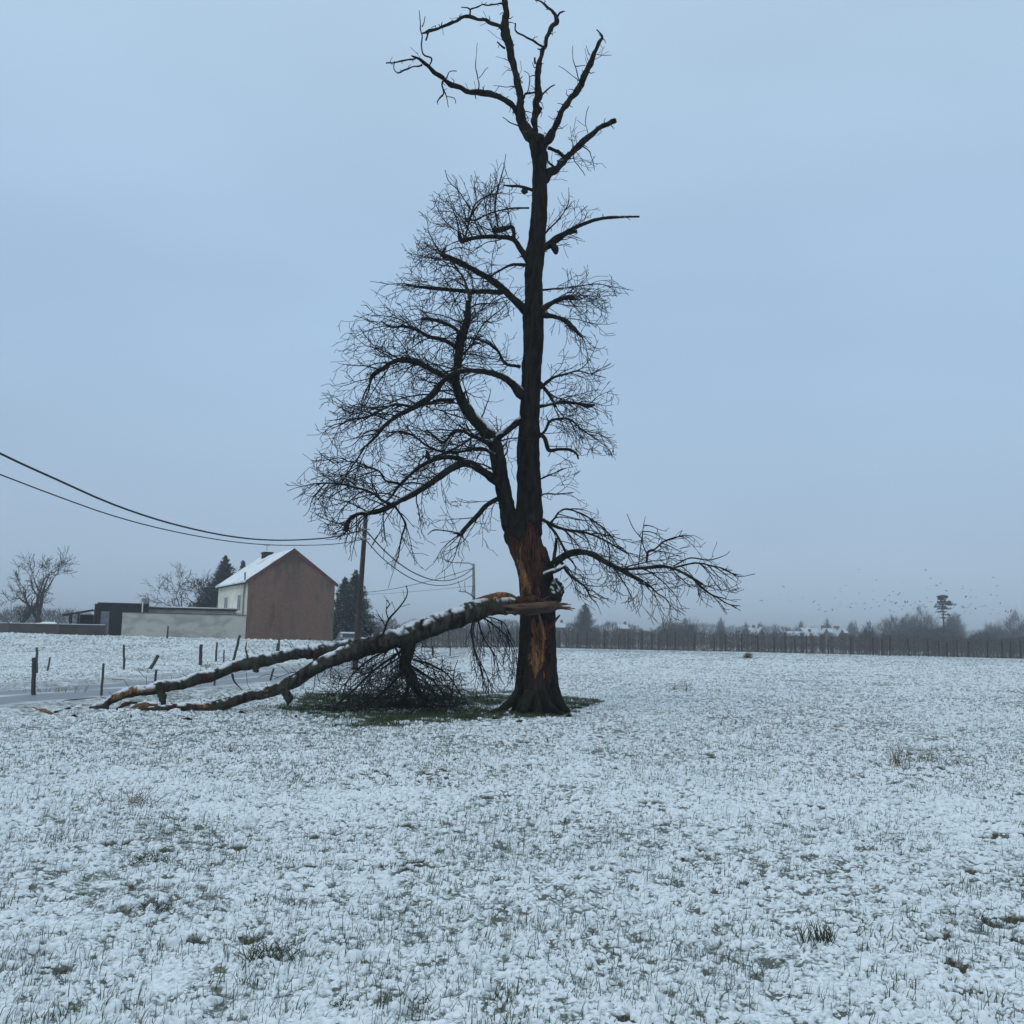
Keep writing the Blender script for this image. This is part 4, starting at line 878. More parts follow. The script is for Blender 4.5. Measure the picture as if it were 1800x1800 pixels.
c = m.mix(m.math('MULTIPLY', m.range(n1, .42, .68), .35), bt.outputs[0], (.22, .15, .115)); c = m.mix(m.math('MULTIPLY', m.range(n2, .47, .62), .6), c, (.075, .050, .042)); c = m.mix(m.math('MULTIPLY', m.range(n3, .64, .72), .45), c, (.235, .18, .15))
dt_ = m.n("ShaderNodeVectorMath", operation='DOT_PRODUCT'); dt_.inputs[1].default_value = (.902, .431, 0); m.l(v, dt_.inputs[0]); sx_ = m.n("ShaderNodeSeparateXYZ"); m.l(v, sx_.inputs[0])
nn3 = m.noise(v, 1.3, 4, .6); ctr = m.math('ABSOLUTE', m.math('SUBTRACT', m.math('ADD', dt_.outputs['Value'], m.math('MULTIPLY', nn3, .9)), 4.3)); band = m.math('MULTIPLY', m.range(ctr, 1.1, .2), m.range(sx_.outputs[2], 3.6, 5.6))
top_ = m.math('MULTIPLY', m.range(m.math('ADD', sx_.outputs[2], m.math('MULTIPLY', nn3, 1.2)), 7.7, 8.4), .7)
c = m.mix(m.math('MAXIMUM', m.math('MULTIPLY', band, .28), top_), c, (.060, .042, .038)); m.color(c); M_brick = m.m
M_render = simple("white_render", (.74, .72, .62), .1, 1.2); M_snowroof = None
m = NT("snowy_tiles"); v = m.co(); n = m.noise(v, .9, 5, .6); n2 = m.noise(v, 6, 3)
m.color(m.mix(m.range(m.math('ADD', n, m.math('MULTIPLY', n2, .15)), .66, .74), SNOW, m.mix(n2, (.30, .26, .25), (.5, .5, .5)))); M_snowroof = m.m
M_redtrim = simple("red_verge_tiles", (.115, .045, .038), .25, 4); M_dark = simple("dark_cladding", (.012, .013, .017), .3, 2); M_glass = simple("window_glass", (.05, .06, .07), .2, 2, .15)
M_white = simple("white_paint", (.75, .75, .72), .05, 2, .6); M_grey = simple("grey_metal", (.22, .23, .23), .2, 3, .5)
m = NT("stained_render"); v = m.co(); n = m.noise(v, .45, 5, .6, stretch=(1, 1, 2.0), dist=.6); n2 = m.noise(v, 3, 4)
m.color(m.mix(m.range(n, .40, .62), m.mix(n2, (.46, .45, .40), (.54, .53, .47)), (.33, .33, .30))); M_stain = m.m
M_conc = simple("brown_concrete", (.10, .085, .075), .35, 1.0); M_snow = simple("plain_snow", SNOW, .04, 3)
a = P(433, 1110, 90); A = (a[0], 90, 0)
hf = Fr((0, 0, 0), (.902, .431)); W, D, ZB, ZE, ZA = 7.75, 15.0, .3, 5.95, 8.80
house = empty("brick_house", (A[0], A[1], 0)); tag(house, "two-storey house with a windowless brown brick gable and snow-covered pitched roof", "house")
mb = MB(); mb.hull([hf.p(0, 0, ZB), hf.p(W, 0, ZB), hf.p(W, 0, ZE), hf.p(W/2, 0, ZA-.1), hf.p(0, 0, ZE)], [hf.p(0, .30, ZB), hf.p(W, .30, ZB), hf.p(W, .30, ZE), hf.p(W/2, .30, ZA-.1), hf.p(0, .30, ZE)]); mb.build("gable_wall", M_brick, house)["label"] = "windowless brown brick gable wall"
wl = one(hf, "side_wall", M_render, house, (.004, .3, .302, D-.3, ZB, ZE), label="white rendered side wall"); one(hf, "wall", M_render, house, (W-.3, W-.004, .302, D-.3, ZB, ZE))
mb = MB(); mb.hull([hf.p(0, D-.3, ZB), hf.p(W, D-.3, ZB), hf.p(W, D-.3, ZE), hf.p(W/2, D-.3, ZA-.1), hf.p(0, D-.3, ZE)], [hf.p(0, D, ZB), hf.p(W, D, ZB), hf.p(W, D, ZE), hf.p(W/2, D, ZA-.1), hf.p(0, D, ZE)]); mb.build("wall", M_render, house)
mb = MB(); s_ = (ZA-ZE)/(W/2); oh = .28
for sg in (0, 1):
    e0 = -oh if not sg else W+oh; ze = ZE-oh*s_
    for q in (0,):
        b = [hf.p(e0, .06, ze+.02), hf.p(W/2, .06, ZA+.02), hf.p(W/2, D+.25, ZA+.02), hf.p(e0, D+.25, ze+.02)]
        mb.hull(b, [x+np.array([0, 0, .16]) for x in b])
roof = mb.build("roof", M_snowroof, house)
mb = MB()
for sg in (0, 1):
    e0 = -oh if not sg else W+oh; ze = ZE-oh*s_; off = .0 if not sg else .003
    b = [hf.p(e0, -.12-off, ze-.12), hf.p(W/2, -.12-off, ZA-.12), hf.p(W/2, .055, ZA-.12), hf.p(e0, .055, ze-.12)]
    mb.hull(b, [x+np.array([0, 0, .30]) for x in b])
mb.build("verge_trim", M_redtrim, house)
one(hf, "gutter", M_dark, house, (-oh-.10, -oh+.02, .06, D+.2, ZE-oh*s_-.10, ZE-oh*s_+.02))
ch = one(hf, "chimney", M_dark, roof, (W/2-.4, W/2+.4, D-4.5, D-3.1, ZA-.5, ZA+.42)); one(hf, "chimney_cap", M_dark, roof, (W/2-.47, W/2+.47, D-4.6, D-3.0, ZA+.42, ZA+.53))
mb = MB(); mb.tube([hf.p(W/2, D-3.6, ZA+.7), hf.p(W/2, D-3.6, ZA+1.35)], .03, 6); mb.tube([hf.p(W/2-.3, D-3.6, ZA+1.2), hf.p(W/2+.3, D-3.6, ZA+1.25)], .02, 5); mb.build("aerial", M_grey, roof)
for v0, v1, z0, z1 in ((3.0, 4.6, 3.25, 4.85), (9.4, 11.2, 3.2, 4.8)):
    o = one(hf, "window", M_glass, house, (-.012, .02, v0, v1, z0, z1))
    one(hf, "window_frame", M_white, o, (-.05, -.013, v0-.05, v0+.09, z0, z1), (-.05, -.013, v1-.09, v1+.05, z0, z1), (-.05, -.013, v0+.09, v1-.09, z1-.1, z1), (-.05, -.013, v0+.09, v1-.09, z0, z0+.1), (-.05, -.013, (v0+v1)/2-.05, (v0+v1)/2+.05, z0+.1, z1-.1))
    one(hf, "window_sill", M_snow, o, (-.14, -.012, v0-.1, v1+.1, z0-.1, z0-.002))
mb = MB(); mb.tube([hf.p(-.14, 1.1, ZE+.75), hf.p(-.14, 1.1, 5.2), hf.p(-.14, 1.3, 4.6), hf.p(-.14, 1.3, 2.6)], .085, 8); mb.build("flue_pipe", M_grey, house)
for c_ in list(house.children): pass

gw = Fr((P(214, 1100, 86.5)[0], 86.5, 0), np.array([A[0]-.02, 89.9])-np.array([P(214, 1100, 86.5)[0], 86.5])); LW = float(np.linalg.norm(np.array([A[0]-.02, 89.9])-gw.o[:2]))-.03
gwl = empty("garden_wall", (gw.o[0], gw.o[1], 0)); tag(gwl, "long pale rendered wall with weather stains joining the house's left corner", "wall")
g0 = Fr((0, 0, 0), gw.x); one(g0, "wall", M_stain, gwl, (0, LW, 0, .22, .2, 2.86)); one(g0, "wall_cap", M_conc, gwl, (-.05, LW, -.05, .28, 2.86, 2.93)); one(g0, "wall", M_stain, gwl, (0, .22, .222, 3.2, .2, 2.85), label="short return wall")
# annex behind the wall
an = empty("flat_roofed_annex", (P(262, 1080, 91.5)[0], 91.5, 0)); tag(an, "low grey flat-roofed annex behind the pale wall, snow on its long roof", "outbuilding")
af = Fr((0, 0, 0), np.array([P(415, 1080, 94)[0], 94])-np.array([P(262, 1080, 91.5)[0], 91.5])); LA = 8.3
one(af, "wall", M_stain, an, (0, LA-.05, .3, 5, .2, 3.30)); one(af, "roof_edge", M_dark, an, (-.1, LA, -.02, 5.3, 3.31, 3.47)); one(af, "roof_snow", M_snow, an, (0, LA-.05, .1, 5.2, 3.472, 3.57))
# dark shed and lean-to
x0 = P(164, 1080, 89)[0]; sh = empty("dark_shed", (x0, 89, 0)); tag(sh, "black flat-topped shed with a grey door and a metal roof vent", "shed")
LS = P(262, 1080, 90.5)[0]-x0; sf = Fr((0, 0, 0), (LS, 1.4))
mb = MB(); LSn = math.hypot(LS, 1.4)-.05
pts = [(0.0, 1.0), (.03, .5), (.12, .22), (.3, .06), (.6, 0), (LSn, 0), (LSn, 2.3), (0, 2.3)]
mb.hull([sf.p(u, v, .2) for u, v in pts], [sf.p(u, v, 3.62) for u, v in pts]); mb.build("wall", M_dark, sh)
one(sf, "roof_edge", simple("tar_edge", (.03, .032, .037), .2), sh, (.3, LSn, -.06, 2.4, 3.625, 3.74))
one(sf, "door", simple("grey_blue_door", (.15, .16, .20), .15), sh, (.62, 1.30, -.045, -.002, 1.05, 2.98)); dv = one(sf, "roof_vent", M_grey, sh, (3.85, 4.5, .6, 1.2, 3.742, 4.22)); one(sf, "vent_side", M_white, dv, (3.74, 3.848, .6, 1.2, 3.742, 4.2))
one(sf, "pipe", M_white, sh, (3.92, 4.02, -.35, -.25, 2.4, 3.9))
ltn = empty("lean_to", (x0-.05, 89, 0)); tag(ltn, "open lean-to with a sloping dark roof at the left end of the black shed", "lean-to")
b = [sf.p(-2.4, -.3, 2.52), sf.p(-.02, -.3, 3.02), sf.p(-.02, 2.3, 3.02), sf.p(-2.4, 2.3, 2.52)]; mb = MB(); mb.hull(b, [q+np.array([0, 0, .1]) for q in b]); mb.build("roof", M_dark, ltn)
one(sf, "wall", M_dark, ltn, (-1.15, -.02, 1.6, 1.75, .3, 2.66)); one(sf, "post", M_dark, ltn, (-1.85, -1.62, -.1, .1, .3, 2.6)); one(sf, "post", M_dark, ltn, (-1.2, -1.05, -.1, .1, .3, 2.72))
# concrete fence
cf0 = np.array([P(-260, 1105, 80)[0], 80]); cf1 = np.array([P(186, 1105, 85)[0], 85]); cf = Fr((0, 0, 0), cf1-cf0); LC = float(np.linalg.norm(cf1-cf0))
cfe = empty("concrete_fence", (cf0[0], cf0[1], 0)); tag(cfe, "low brown concrete panel fence with posts in front of the black shed", "fence"); nP = 5
zc = lambda u: .80+.22*0
for k in range(nP):
    u0, u1 = LC*k/nP, LC*(k+1)/nP; one(cf, "fence_panel", (simple("panel%d" % k, ((.075, .08, .07), (.085, .09, .08), (.10, .10, .092), (.07, .06, .056), (.055, .050, .046))[k], .3, 1.2)), cfe, (u0+.07, u1-.07, -.03, .03, .5, 1.78)); one(cf, "fence_post", M_conc, cfe, (u0-.06, u0+.06, -.07, .07, .5, 1.86))
one(cf, "fence_post", M_conc, cfe, (LC-.06, LC+.06, -.07, .07, .5, 1.86)); one(cf, "snow_cap", M_snow, cfe, (.06, LC-.07, -.045, .045, 1.782, 1.82))
def lump(name, c, s, mat, label, cat, seed=0, n=30, amp=.3, group=None):
    ph, tt = np.meshgrid(np.linspace(0.02, math.pi*.52, n//2), np.arange(n)*2*math.pi/n, indexing='ij')
    q = np.stack([np.sin(ph)*np.cos(tt), np.sin(ph)*np.sin(tt), np.cos(ph)], -1).reshape(-1, 3)
    v = np.array(c)+q*np.array(s)*(1+amp*fbm3(q*2+seed, 3, 5)+.3*amp*noise3(q*7+seed, 6))[:, None]
    i = np.arange(n//2-1)[:, None]*n; j = np.arange(n)[None, :]; k = (j+1) % n; mb = MB(); mb.add(v, np.stack([i+j, i+n+j, i+n+k, i+k], -1).reshape(-1, 4)); mb.F.append((np.array([list(range(n))]), 0))
    return tag(mb.build(name, mat, None, True), label, cat, group)
g = P(88, 1098, 88); lump("snow_heap", (g[0], 88, .9), (2.4, 1.0, .95), M_snow, "heap of snow showing above the concrete fence left of the lean-to", "snow heap", 3)

# ------------------------------------------------------------------ poles, lamp and cables
M_wood = simple("weathered_pole_wood", (.050, .045, .042), .35, 5, stretch=(1, 1, .08)); M_cable = simple("black_cable", (.035, .037, .04), .1)
up = empty("utility_pole", tuple(GH(634, 1176))); tag(up, "tall weathered wooden pole carrying black cables, right of the brick house", "utility pole")
pb = GH(634, 1176); pt = P(643, 907, 44.5); pts = np.linspace(pb-np.array([0, 0, .4]), pt, 14); PY = 44.5
mb = MB(); pts[:, 1] = PY; mb.tube(pts, np.linspace(.135, .095, 14), 14); pole = mb.build("pole", M_wood, up, True)
for py in (931, 948):
    mb = MB(); q = P(641, py, PY); mb.tube([q+np.array([-.25, -.16, 0]), q+np.array([.25, -.16, 0])], .03, 6); mb.tube([q+np.array([-.05, -.16, -.1]), q+np.array([-.05, -.16, .12])], .045, 8); mb.build("cable_clamp", M_grey, up)
mb = MB(); mb.tube([pt+np.array([0, 0, -.02]), pt+np.array([0, 0, .03])], .13, 12); mb.build("pole_cap", M_grey, up)
rebase(up, up.location)
LYm = 76.0
lb = np.array([P(834, 1120, LYm)[0], LYm, 0]); sl = empty("street_lamp", tuple(lb)); tag(sl, "slim street lamp with a long thin arm pointing left beyond the fallen limb", "street lamp")
lt = P(832.5, 991, LYm); q = np.linspace(np.array([P(834.5, 1130, LYm)[0], LYm, -.3]), lt, 8); mb = MB(); mb.tube(q, np.linspace(.16, .10, 8), 10); mb.build("pole", simple("grey_concrete", (.20, .20, .195), .2), sl, True)
h = P(799, 989.5, LYm); mb = MB(); mb.tube([lt+np.array([0, 0, -.1]), lt+np.array([-.35, 0, .05]), h+np.array([.35, 0, .02])], .045, 8); mb.build("lamp_arm", M_grey, sl, True)
mb = MB(); mb.tube([h+np.array([.42, 0, .01]), h+np.array([.2, 0, .03]), h], [.05, .10, .04], 10, flat=.6); mb.build("lamp_head", M_grey, sl, True); rebase(sl, sl.location)
def cable(pp, a, b, r, label):
    """(px,py) points of a hanging cable whose plan is the straight line a-b"""
    rows = []
    a = np.array(a[:2]); b = np.array(b[:2]); d = b-a
    for px, py in pp:
        Y = 40.
        for _ in range(30):
            w_ = P(px, py, Y); k = w_[0]/Y   # x = k*y
            t = (k*a[1]-a[0])/(d[0]-k*d[1]); Y = a[1]+t*d[1]
        rows.append(P(px, py, Y))
    mb = MB(); mb.tube(spline(np.array(rows), .6), r, 6); tag(mb.build("cable", M_cable, None, True), label, "cable", "overhead cables")
xa = P(641, 940, PY)[0]; xz = P(0, 800, 25)[0]
cable([(-330, 615), (-150, 719), (0, 797), (100, 843), (200, 887), (300, 920), (400, 942), (480, 949.5), (560, 947), (600, 941), (640, 931)], (xa, PY), (xz, 25), .028, "thick upper cable sweeping from the wooden pole up to the left edge")
cable([(-330, 693), (-150, 777), (0, 834), (100, 872), (200, 907), (300, 933), (400, 951), (480, 958), (560, 958), (600, 955), (640, 948)], (xa, PY), (xz, 25), .017, "thinner lower cable sweeping from the wooden pole up to the left edge")
xl = P(831, 1000, LYm)[0]
cable([(642, 931), (670, 962), (700, 989), (730, 1008), (762, 1019.5), (790, 1020), (815, 1011), (831, 999)], (xa, PY), (xl, LYm), .030, "upper of two cables sagging between the wooden pole and street lamp")
cable([(642, 948), (670, 979), (700, 1003), (730, 1020), (762, 1028.5), (790, 1028), (815, 1020), (831, 1011)], (xa, PY), (xl, LYm), .024, "lower of two cables sagging between the wooden pole and street lamp")
bh = hf.p(W, 0, 0)+np.array([A[0], A[1], 0]); xb = P(588, 1042, 93.6)[0]
cable([(588, 1043), (645, 1041), (700, 1033.5), (770, 1017.5), (831, 999)], (xb, 93.6), (xl, LYm), .022, "straight cable running from the brick house up to the street lamp")
cable([(588, 1044), (645, 1044.5), (700, 1042), (770, 1036), (833, 1030)], (xb, 93.6), (xl+.1, LYm), .013, "faint thin wire below the straight cable from house to lamp")
M_post = simple("grey_fence_wood", (.060, .058, .055), .4, 6, stretch=(1, 1, .1), snow=(.9, 1.0, 4))
def post(bx, by, tx, ty, w_, label, mat=None):
    b = GH(bx, by); b[2] = hgt(b[0], b[1])[0]; t = P(tx, ty, b[1]); k = w_/2/1800*b[1]; mb = MB(); c = np.linspace(b-np.array([0, 0, .25])-(t-b)*.05, t, 7)
    c[1:-1] += np.c_[rng.normal(0, k*.15, 5), rng.normal(0, k*.15, 5), np.zeros(5)]
    mb.tube(c, np.linspace(k*1.05, k*.95, 7), 9); root = mb.build("fence_post", mat or M_post, None, True); tag(root, label, "fence post", "old fence posts in the snow")
    return root
post(60.5, 1224, 60, 1156, 7.5, "thickest dark fence post standing beside the lane at the far left")
post(65.5, 1184, 64.5, 1138, 4.5, "thin upright post right behind the thickest fence post")
post(82, 1182, 88, 1155, 3.0, "short thin stake leaning right, next to the thickest fence post")
post(178, 1224, 182, 1166, 4.2, "slender post beside the lane above the tip of the fallen limb")
post(219, 1176, 217.5, 1133, 3.8, "straight slim post alone in the snow below the pale wall's left part")
post(258, 1177, 278, 1152, 6, "broken thick post leaning far over to the right")
post(272, 1200, 275, 1177, 4, "short post peeking up just behind the knot of the fallen limb")
post(351, 1170, 354, 1133, 6, "stout grey post with dry weeds at its foot")
post(379, 1163, 381.5, 1129, 3.6, "slim dark post between the stout grey post and the leaning one")
post(393, 1163, 394, 1142, 2.6, "very thin short stake beside the leaning post")
post(409, 1161, 422, 1116, 4.6, "long dark post leaning right below the house's left corner")
post(375, 1206, 380, 1184, 3.4, "short stake behind the fallen fork, at the lane's edge")
post(472, 1197, 481, 1175, 3.6, "short leaning stake seen between the two forks of the limb")
post(491.5, 1143, 490.5, 1121, 3.4, "short upright post in front of the brick gable's middle")
post(485, 1143, 488.5, 1130, 3.4, "small leaning stump of a post touching the upright one before the gable")
post(570, 1130, 570, 1109, 2.8, "thin post near the right corner of the brick gable")
post(293.5, 1123, 295.5, 1100, 2.8, "thin stake standing right against the pale rendered wall")
post(761.5, 1155, 760.5, 1136, 3.4, "stubby post in the snow under the limb, left of the hanging twigs")
post(791.5, 1153, 791.5, 1126, 2.2, "thin taller stake in the snow beneath the limb before the orchard")
post(634.5, 1133, 634.5, 1118, 2, "small stake at the foot of the wooden pole beyond the limb")

# car beside the house
car = empty("parked_car", (P(610, 1110, 99)[0], 99, .12)); tag(car, "snow-covered pale car parked beyond the right corner of the brick house", "car")
M_car = simple("car_paint_with_snow", (.30, .33, .37), .1, 2, .35, snow=(.55, .8, 3)); M_tyre = simple("tyre_rubber", (.02, .02, .02), .1)
prof_c = [(-2.05, .35), (-2.1, .75), (-1.98, 1.0), (-1.75, 1.38), (-1.2, 1.50), (.1, 1.46), (.95, .98), (1.9, .82), (2.08, .6), (2.05, .35)]
mb = MB(); lv = []
for sx, ins in ((-1, 0), (1, 0)):
    lv.append([np.array([sx*(.86-max(0, z-.95)*.28), y, z]) for y, z in prof_c])
mb.hull(lv[0], lv[1]); mb.build("body", M_car, car)
mb = MB(); b = [np.array([-.62, -2.02, 1.02]), np.array([.62, -2.02, 1.02]), np.array([.55, -1.82, 1.33]), np.array([-.55, -1.82, 1.33])]; mb.hull(b, [q+np.array([0, -.02, .012]) for q in b]); mb.build("rear_window", M_glass, car)
mb = MB(); b = [np.array([-.62, .93, 1.02]), np.array([.62, .93, 1.02]), np.array([.57, .25, 1.42]), np.array([-.57, .25, 1.42])]; mb.hull(b, [q+np.array([0, .02, .015]) for q in b]); mb.build("windscreen", M_glass, car)
for sx in (-1, 1):
    mb = MB(); b = [np.array([sx*.852, -1.7, 1.0]), np.array([sx*.852, .7, 1.0]), np.array([sx*.765, .15, 1.36]), np.array([sx*.765, -1.5, 1.36])]; mb.hull(b, [q+np.array([sx*.012, 0, 0]) for q in b]); mb.build("side_window", M_glass, car)
    mb = MB(); mb.box((sx*.62, -2.10, .78), (.3, .06, .14)); mb.build("tail_light", simple("red_lens", (.25, .02, .02), .1), car)
    for y in (-1.3, 1.35):
        mb = MB(); mb.tube([(sx*.68, y, .3), (sx*.88, y, .3)], .31, 18); wh = mb.build("wheel", M_tyre, car); mb = MB(); mb.tube([(sx*.86, y, .3), (sx*.89, y, .3)], .19, 12); mb.build("rim", M_grey, wh)
car.rotation_euler = (0, 0, .25)

# ------------------------------------------------------------------ other trees
M_ftwig = simple("far_bark", (.040, .036, .034), .3, 3); M_ever = simple("evergreen_needles", (.016, .026, .020), .5, 2.0, snow=(.80, 1.25, 3))
def bare_tree(loc, H, spread, label, seed, levels=5, tr_r=None, lean=(0, 0), droop=0., fork=.28, group=None, name="bare_tree", min_r=.012, dn=1.):
    R_ = random.Random(seed); loc = np.array(loc, float); root = empty(name, tuple(loc)); tag(root, label, "tree", group)
    tk = MB(); cr2 = MB(); tr_r = tr_r or H*.028
    def gr(p, d, L, r, lev):
        n = max(3, int(L/(H*.035))); pts = [p]; q = p.copy()
        for k in range(n):
            d = unit(d+np.array([R_.gauss(0, .13), R_.gauss(0, .13), R_.gauss(0, .09)+(.05 if lev > 0 else 0)-droop*lev])); q = q+d*(L/n); pts.append(q.copy())
        e = .62 if lev else .8
        rr = np.maximum(r*(1-(1-e)*np.arange(n+1)/n), min_r); (tk if lev == 0 else cr2).tube(pts, rr, 10 if lev == 0 else 6 if lev < 3 else 3, cap=False)
        if lev >= levels: return
        m = (3 if lev == 0 else R_.choice((2, 3)) if lev < 3 else 3)
        for c in range(m):
            a = R_.uniform(.25, .75)*spread; ax = unit(np.cross(d, np.array([R_.gauss(0, 1), R_.gauss(0, 1), R_.gauss(0, .3)]))); nd = d*math.cos(a)+ax*math.sin(a)
            gr(pts[-1], nd, L*R_.uniform(.58, .85) if lev else H*R_.uniform(.2, .3), rr[-1]*R_.uniform(.55, .8), lev+1)
        if lev > 0:
            for c in range(int((2+lev)*dn)):
                i = R_.randrange(1, n); a = R_.uniform(.6, 1.1); ax = unit(np.cross(d, np.array([R_.gauss(0, 1), R_.gauss(0, 1), R_.gauss(0, .6)]))); nd = d*math.cos(a)+ax*math.sin(a)
                gr(pts[i], nd, L*R_.uniform(.3, .55), rr[i]*.4, max(lev+2, levels-1))
    gr(np.zeros(3)-np.array([0, 0, .2]), unit(np.array([lean[0], lean[1], 1.])), H*fork, tr_r, 0)
    # scale to the wanted height
    V = np.concatenate(cr2.V); k = H/V[:, 2].max()
    tk.V = [x*k for x in tk.V]; cr2.V = [x*k for x in cr2.V]
    tk.build("trunk", M_ftwig, root, True); cr2.build("crown", M_ftwig, root, True); return root
def conifer(loc, H, Wd, label, seed, group=None, low=.03, mat=None, name="conifer", dens=1., cone=1.15):
    R_ = np.random.default_rng(seed); root = empty(name, tuple(loc)); tag(root, label, "tree", group)
    tk = MB(); tk.tube([(0, 0, -.2), (0, 0, H*.5), (0, 0, H*.97)], [H*.022, H*.014, H*.003], 8); tk.build("trunk", M_ftwig, root, True)
    mb = MB(); nb = int(H*30*dens); Q = []
    for b in range(nb):
        t = (b+R_.random())/nb; z = H*(low+(1-low)*t); rad = Wd/2*(1-t)**(1/cone)*(.55+.55*R_.random())+.03; a = R_.random()*6.283; m = max(3, int(rad/.11*1.3*dens))
        dr = R_.uniform(-.05, .35)
        f = np.linspace(.12, 1, m); ctr = np.c_[np.cos(a)*rad*f, np.sin(a)*rad*f, z-rad*dr*f+.18*rad*f**3]
        for s_2 in range(4):
            c = ctr+R_.normal(0, .05+.05*rad, (m, 3)); sz = R_.uniform(.07, .17, m)[:, None]*(.65+.022*H)
            d1 = R_.normal(0, 1, (m, 3)); d1[:, 2] -= .4; d1 += np.array([np.cos(a), np.sin(a), 0])*1.2; d1 /= np.linalg.norm(d1, axis=1)[:, None]; d2 = np.cross(d1, R_.normal(0, 1, (m, 3))); d2 /= np.linalg.norm(d2, axis=1)[:, None]+1e-9
            Q.append(np.stack([c-d1*sz*.4-d2*sz*.35, c-d1*sz*.2+d2*sz*.45, c+d1*sz*1.5], 1))
    Q = np.concatenate(Q).reshape(-1, 3); mb.add(Q, np.arange(len(Q)).reshape(-1, 3)); mb.build("crown", mat or M_ever, root); return root
def far_loc(px, Y, z=None):
    x = P(px, 1110, Y)[0]; return (x, Y, base_h(np.array([x]), np.array([min(Y, 150.)]))[0] if z is None else z)
def hh(py, Y, z, px=900): return P(px, py, Y)[2]-z
TG = "trees around the farm buildings"
l = far_loc(66, 108); bare_tree(l, hh(956, 108, l[2], 66), 1.15, "large bare tree with widely forked limbs at the far left", 41, 5, tr_r=.36, fork=.16, group=TG, min_r=.018, dn=.9)
l = far_loc(27, 104); bare_tree(l, hh(1012, 104, l[2], 27), 1.35, "smaller lopped bare tree at the left edge of the picture", 8, 4, tr_r=.24, fork=.12, group=TG, min_r=.018)
l = far_loc(349, 118); bare_tree(l, hh(988, 118, l[2], 349), 1.3, "bare tree rising behind the flat-roofed annex", 15, 5, tr_r=.30, fork=.12, group=TG, min_r=.016)
l = far_loc(390, 122); conifer(l, hh(977, 122, l[2], 390), 8.8, "tall dark pointed conifer behind the house's left side", 3, TG, dens=1.6)
l = far_loc(421, 124); conifer(l, hh(986, 124, l[2], 421), 4.6, "second slightly lower conifer right beside the tallest one behind the house", 4, TG, dens=1.5)
l = far_loc(369, 119); conifer(l, hh(1027, 119, l[2], 369), 6.5, "low round dark evergreen between bare tree and tall conifer", 5, TG, cone=2.6)
l = far_loc(622, 104, .1); conifer(l, hh(1003, 104, .1, 619), 5.8, "dark pointed conifer just left of the wooden pole", 6, TG, cone=1.15, dens=1.9)
l = far_loc(603, 107, .1); conifer(l, hh(1016, 107, .1, 603), 4.4, "dark conifer tucked against the right side of the brick house", 7, TG, cone=1.4, dens=1.8)
l = far_loc(640, 101, .0); conifer(l, hh(1078, 101, 0, 640), 1.7, "small round evergreen bush right behind the wooden pole", 9, TG, cone=2.8, name="evergreen_bush")

# orchard
M_orch = simple("orchard_wood", (.075, .066, .062), .4, 2, snow=(.95, 1.25, 4)); M_stake = simple("orchard_stake", (.02, .02, .02), .3, 3)
def fruit_tree_mb(seed, nb=34, H=2.7, sides=3, scale=1.0):
    R_ = random.Random(seed); mb = MB(); ln = R_.gauss(0, .04)
    mb.tube([(0, 0, -.1), (ln, R_.gauss(0, .05), H*.4), (ln*2, 0, H*.97)], [.045, .034, .014], 5, cap=False)
    for b in range(nb):
        z = H*R_.uniform(.04, .95); a = R_.random()*6.283; L_ = R_.uniform(.25, .85)*(1.2-.55*z/H)
        p = np.array([ln*2*z/H, 0, z]); d = unit(np.array([math.cos(a), math.sin(a), R_.uniform(.1, 1.0)])); q = p+d*L_*.5; d = unit(d+np.array([0, 0, R_.uniform(-.1, .7)])); e = q+d*L_*.5
        mb.tube([p, q, e], [.016, .012, .008], sides, cap=False)
        for c in range(2):
            s = q+(e-q)*R_.random(); mb.tube([s, s+unit(rvR(R_)+np.array([0, 0, .8]))*R_.uniform(.1, .35)], [.009, .006], 3, cap=False)
    return mb
def rvR(R_): return np.array([R_.gauss(0, .6), R_.gauss(0, .6), R_.gauss(0, .6)])
variants = [fruit_tree_mb(100+k).build("fruit_tree", M_orch) for k in range(6)]
OR0 = np.array([P(600, 1140, 118)[0], 118.]); 
def row_y(x, row):  # the orchard front recedes to the left of the trunk and runs roughly level to the right
    return np.interp(x, [-30, -12, 2, 20, 45, 90], [112, 117, 136, 139, 127, 128])+row*3.2
cnt = 0; orn = random.Random(5); used = [False]*6
flab = "slender leafless fruit tree in the front rows of the orchard"
for row in range(3):
    x = -19.0+row*.3
    while x < 78 and cnt < 270:
        k = orn.randrange(6); y = float(row_y(np.array(x), row))+orn.gauss(0, .15); px_ = PXW(np.array([[x, y, 1]]))[0][0]
        if px_ < 1830:
            o = variants[k]
            if used[k]: o = o.copy(); sc.collection.objects.link(o)
            used[k] = True; sH = float(np.interp(x, [-20, 0, 30, 70], [.80, 1.0, .98, .86]))*orn.uniform(.85, 1.12)
            o.location = (x, y, 0); o.rotation_euler = (orn.gauss(0, .02), orn.gauss(0, .02), orn.random()*6.28); o.scale = (orn.uniform(.9, 1.2), orn.uniform(.9, 1.2), sH)
            tag(o, flab, "fruit tree", "fruit trees in the orchard's front rows"); cnt += 1
        x += orn.uniform(.85, 1.25)
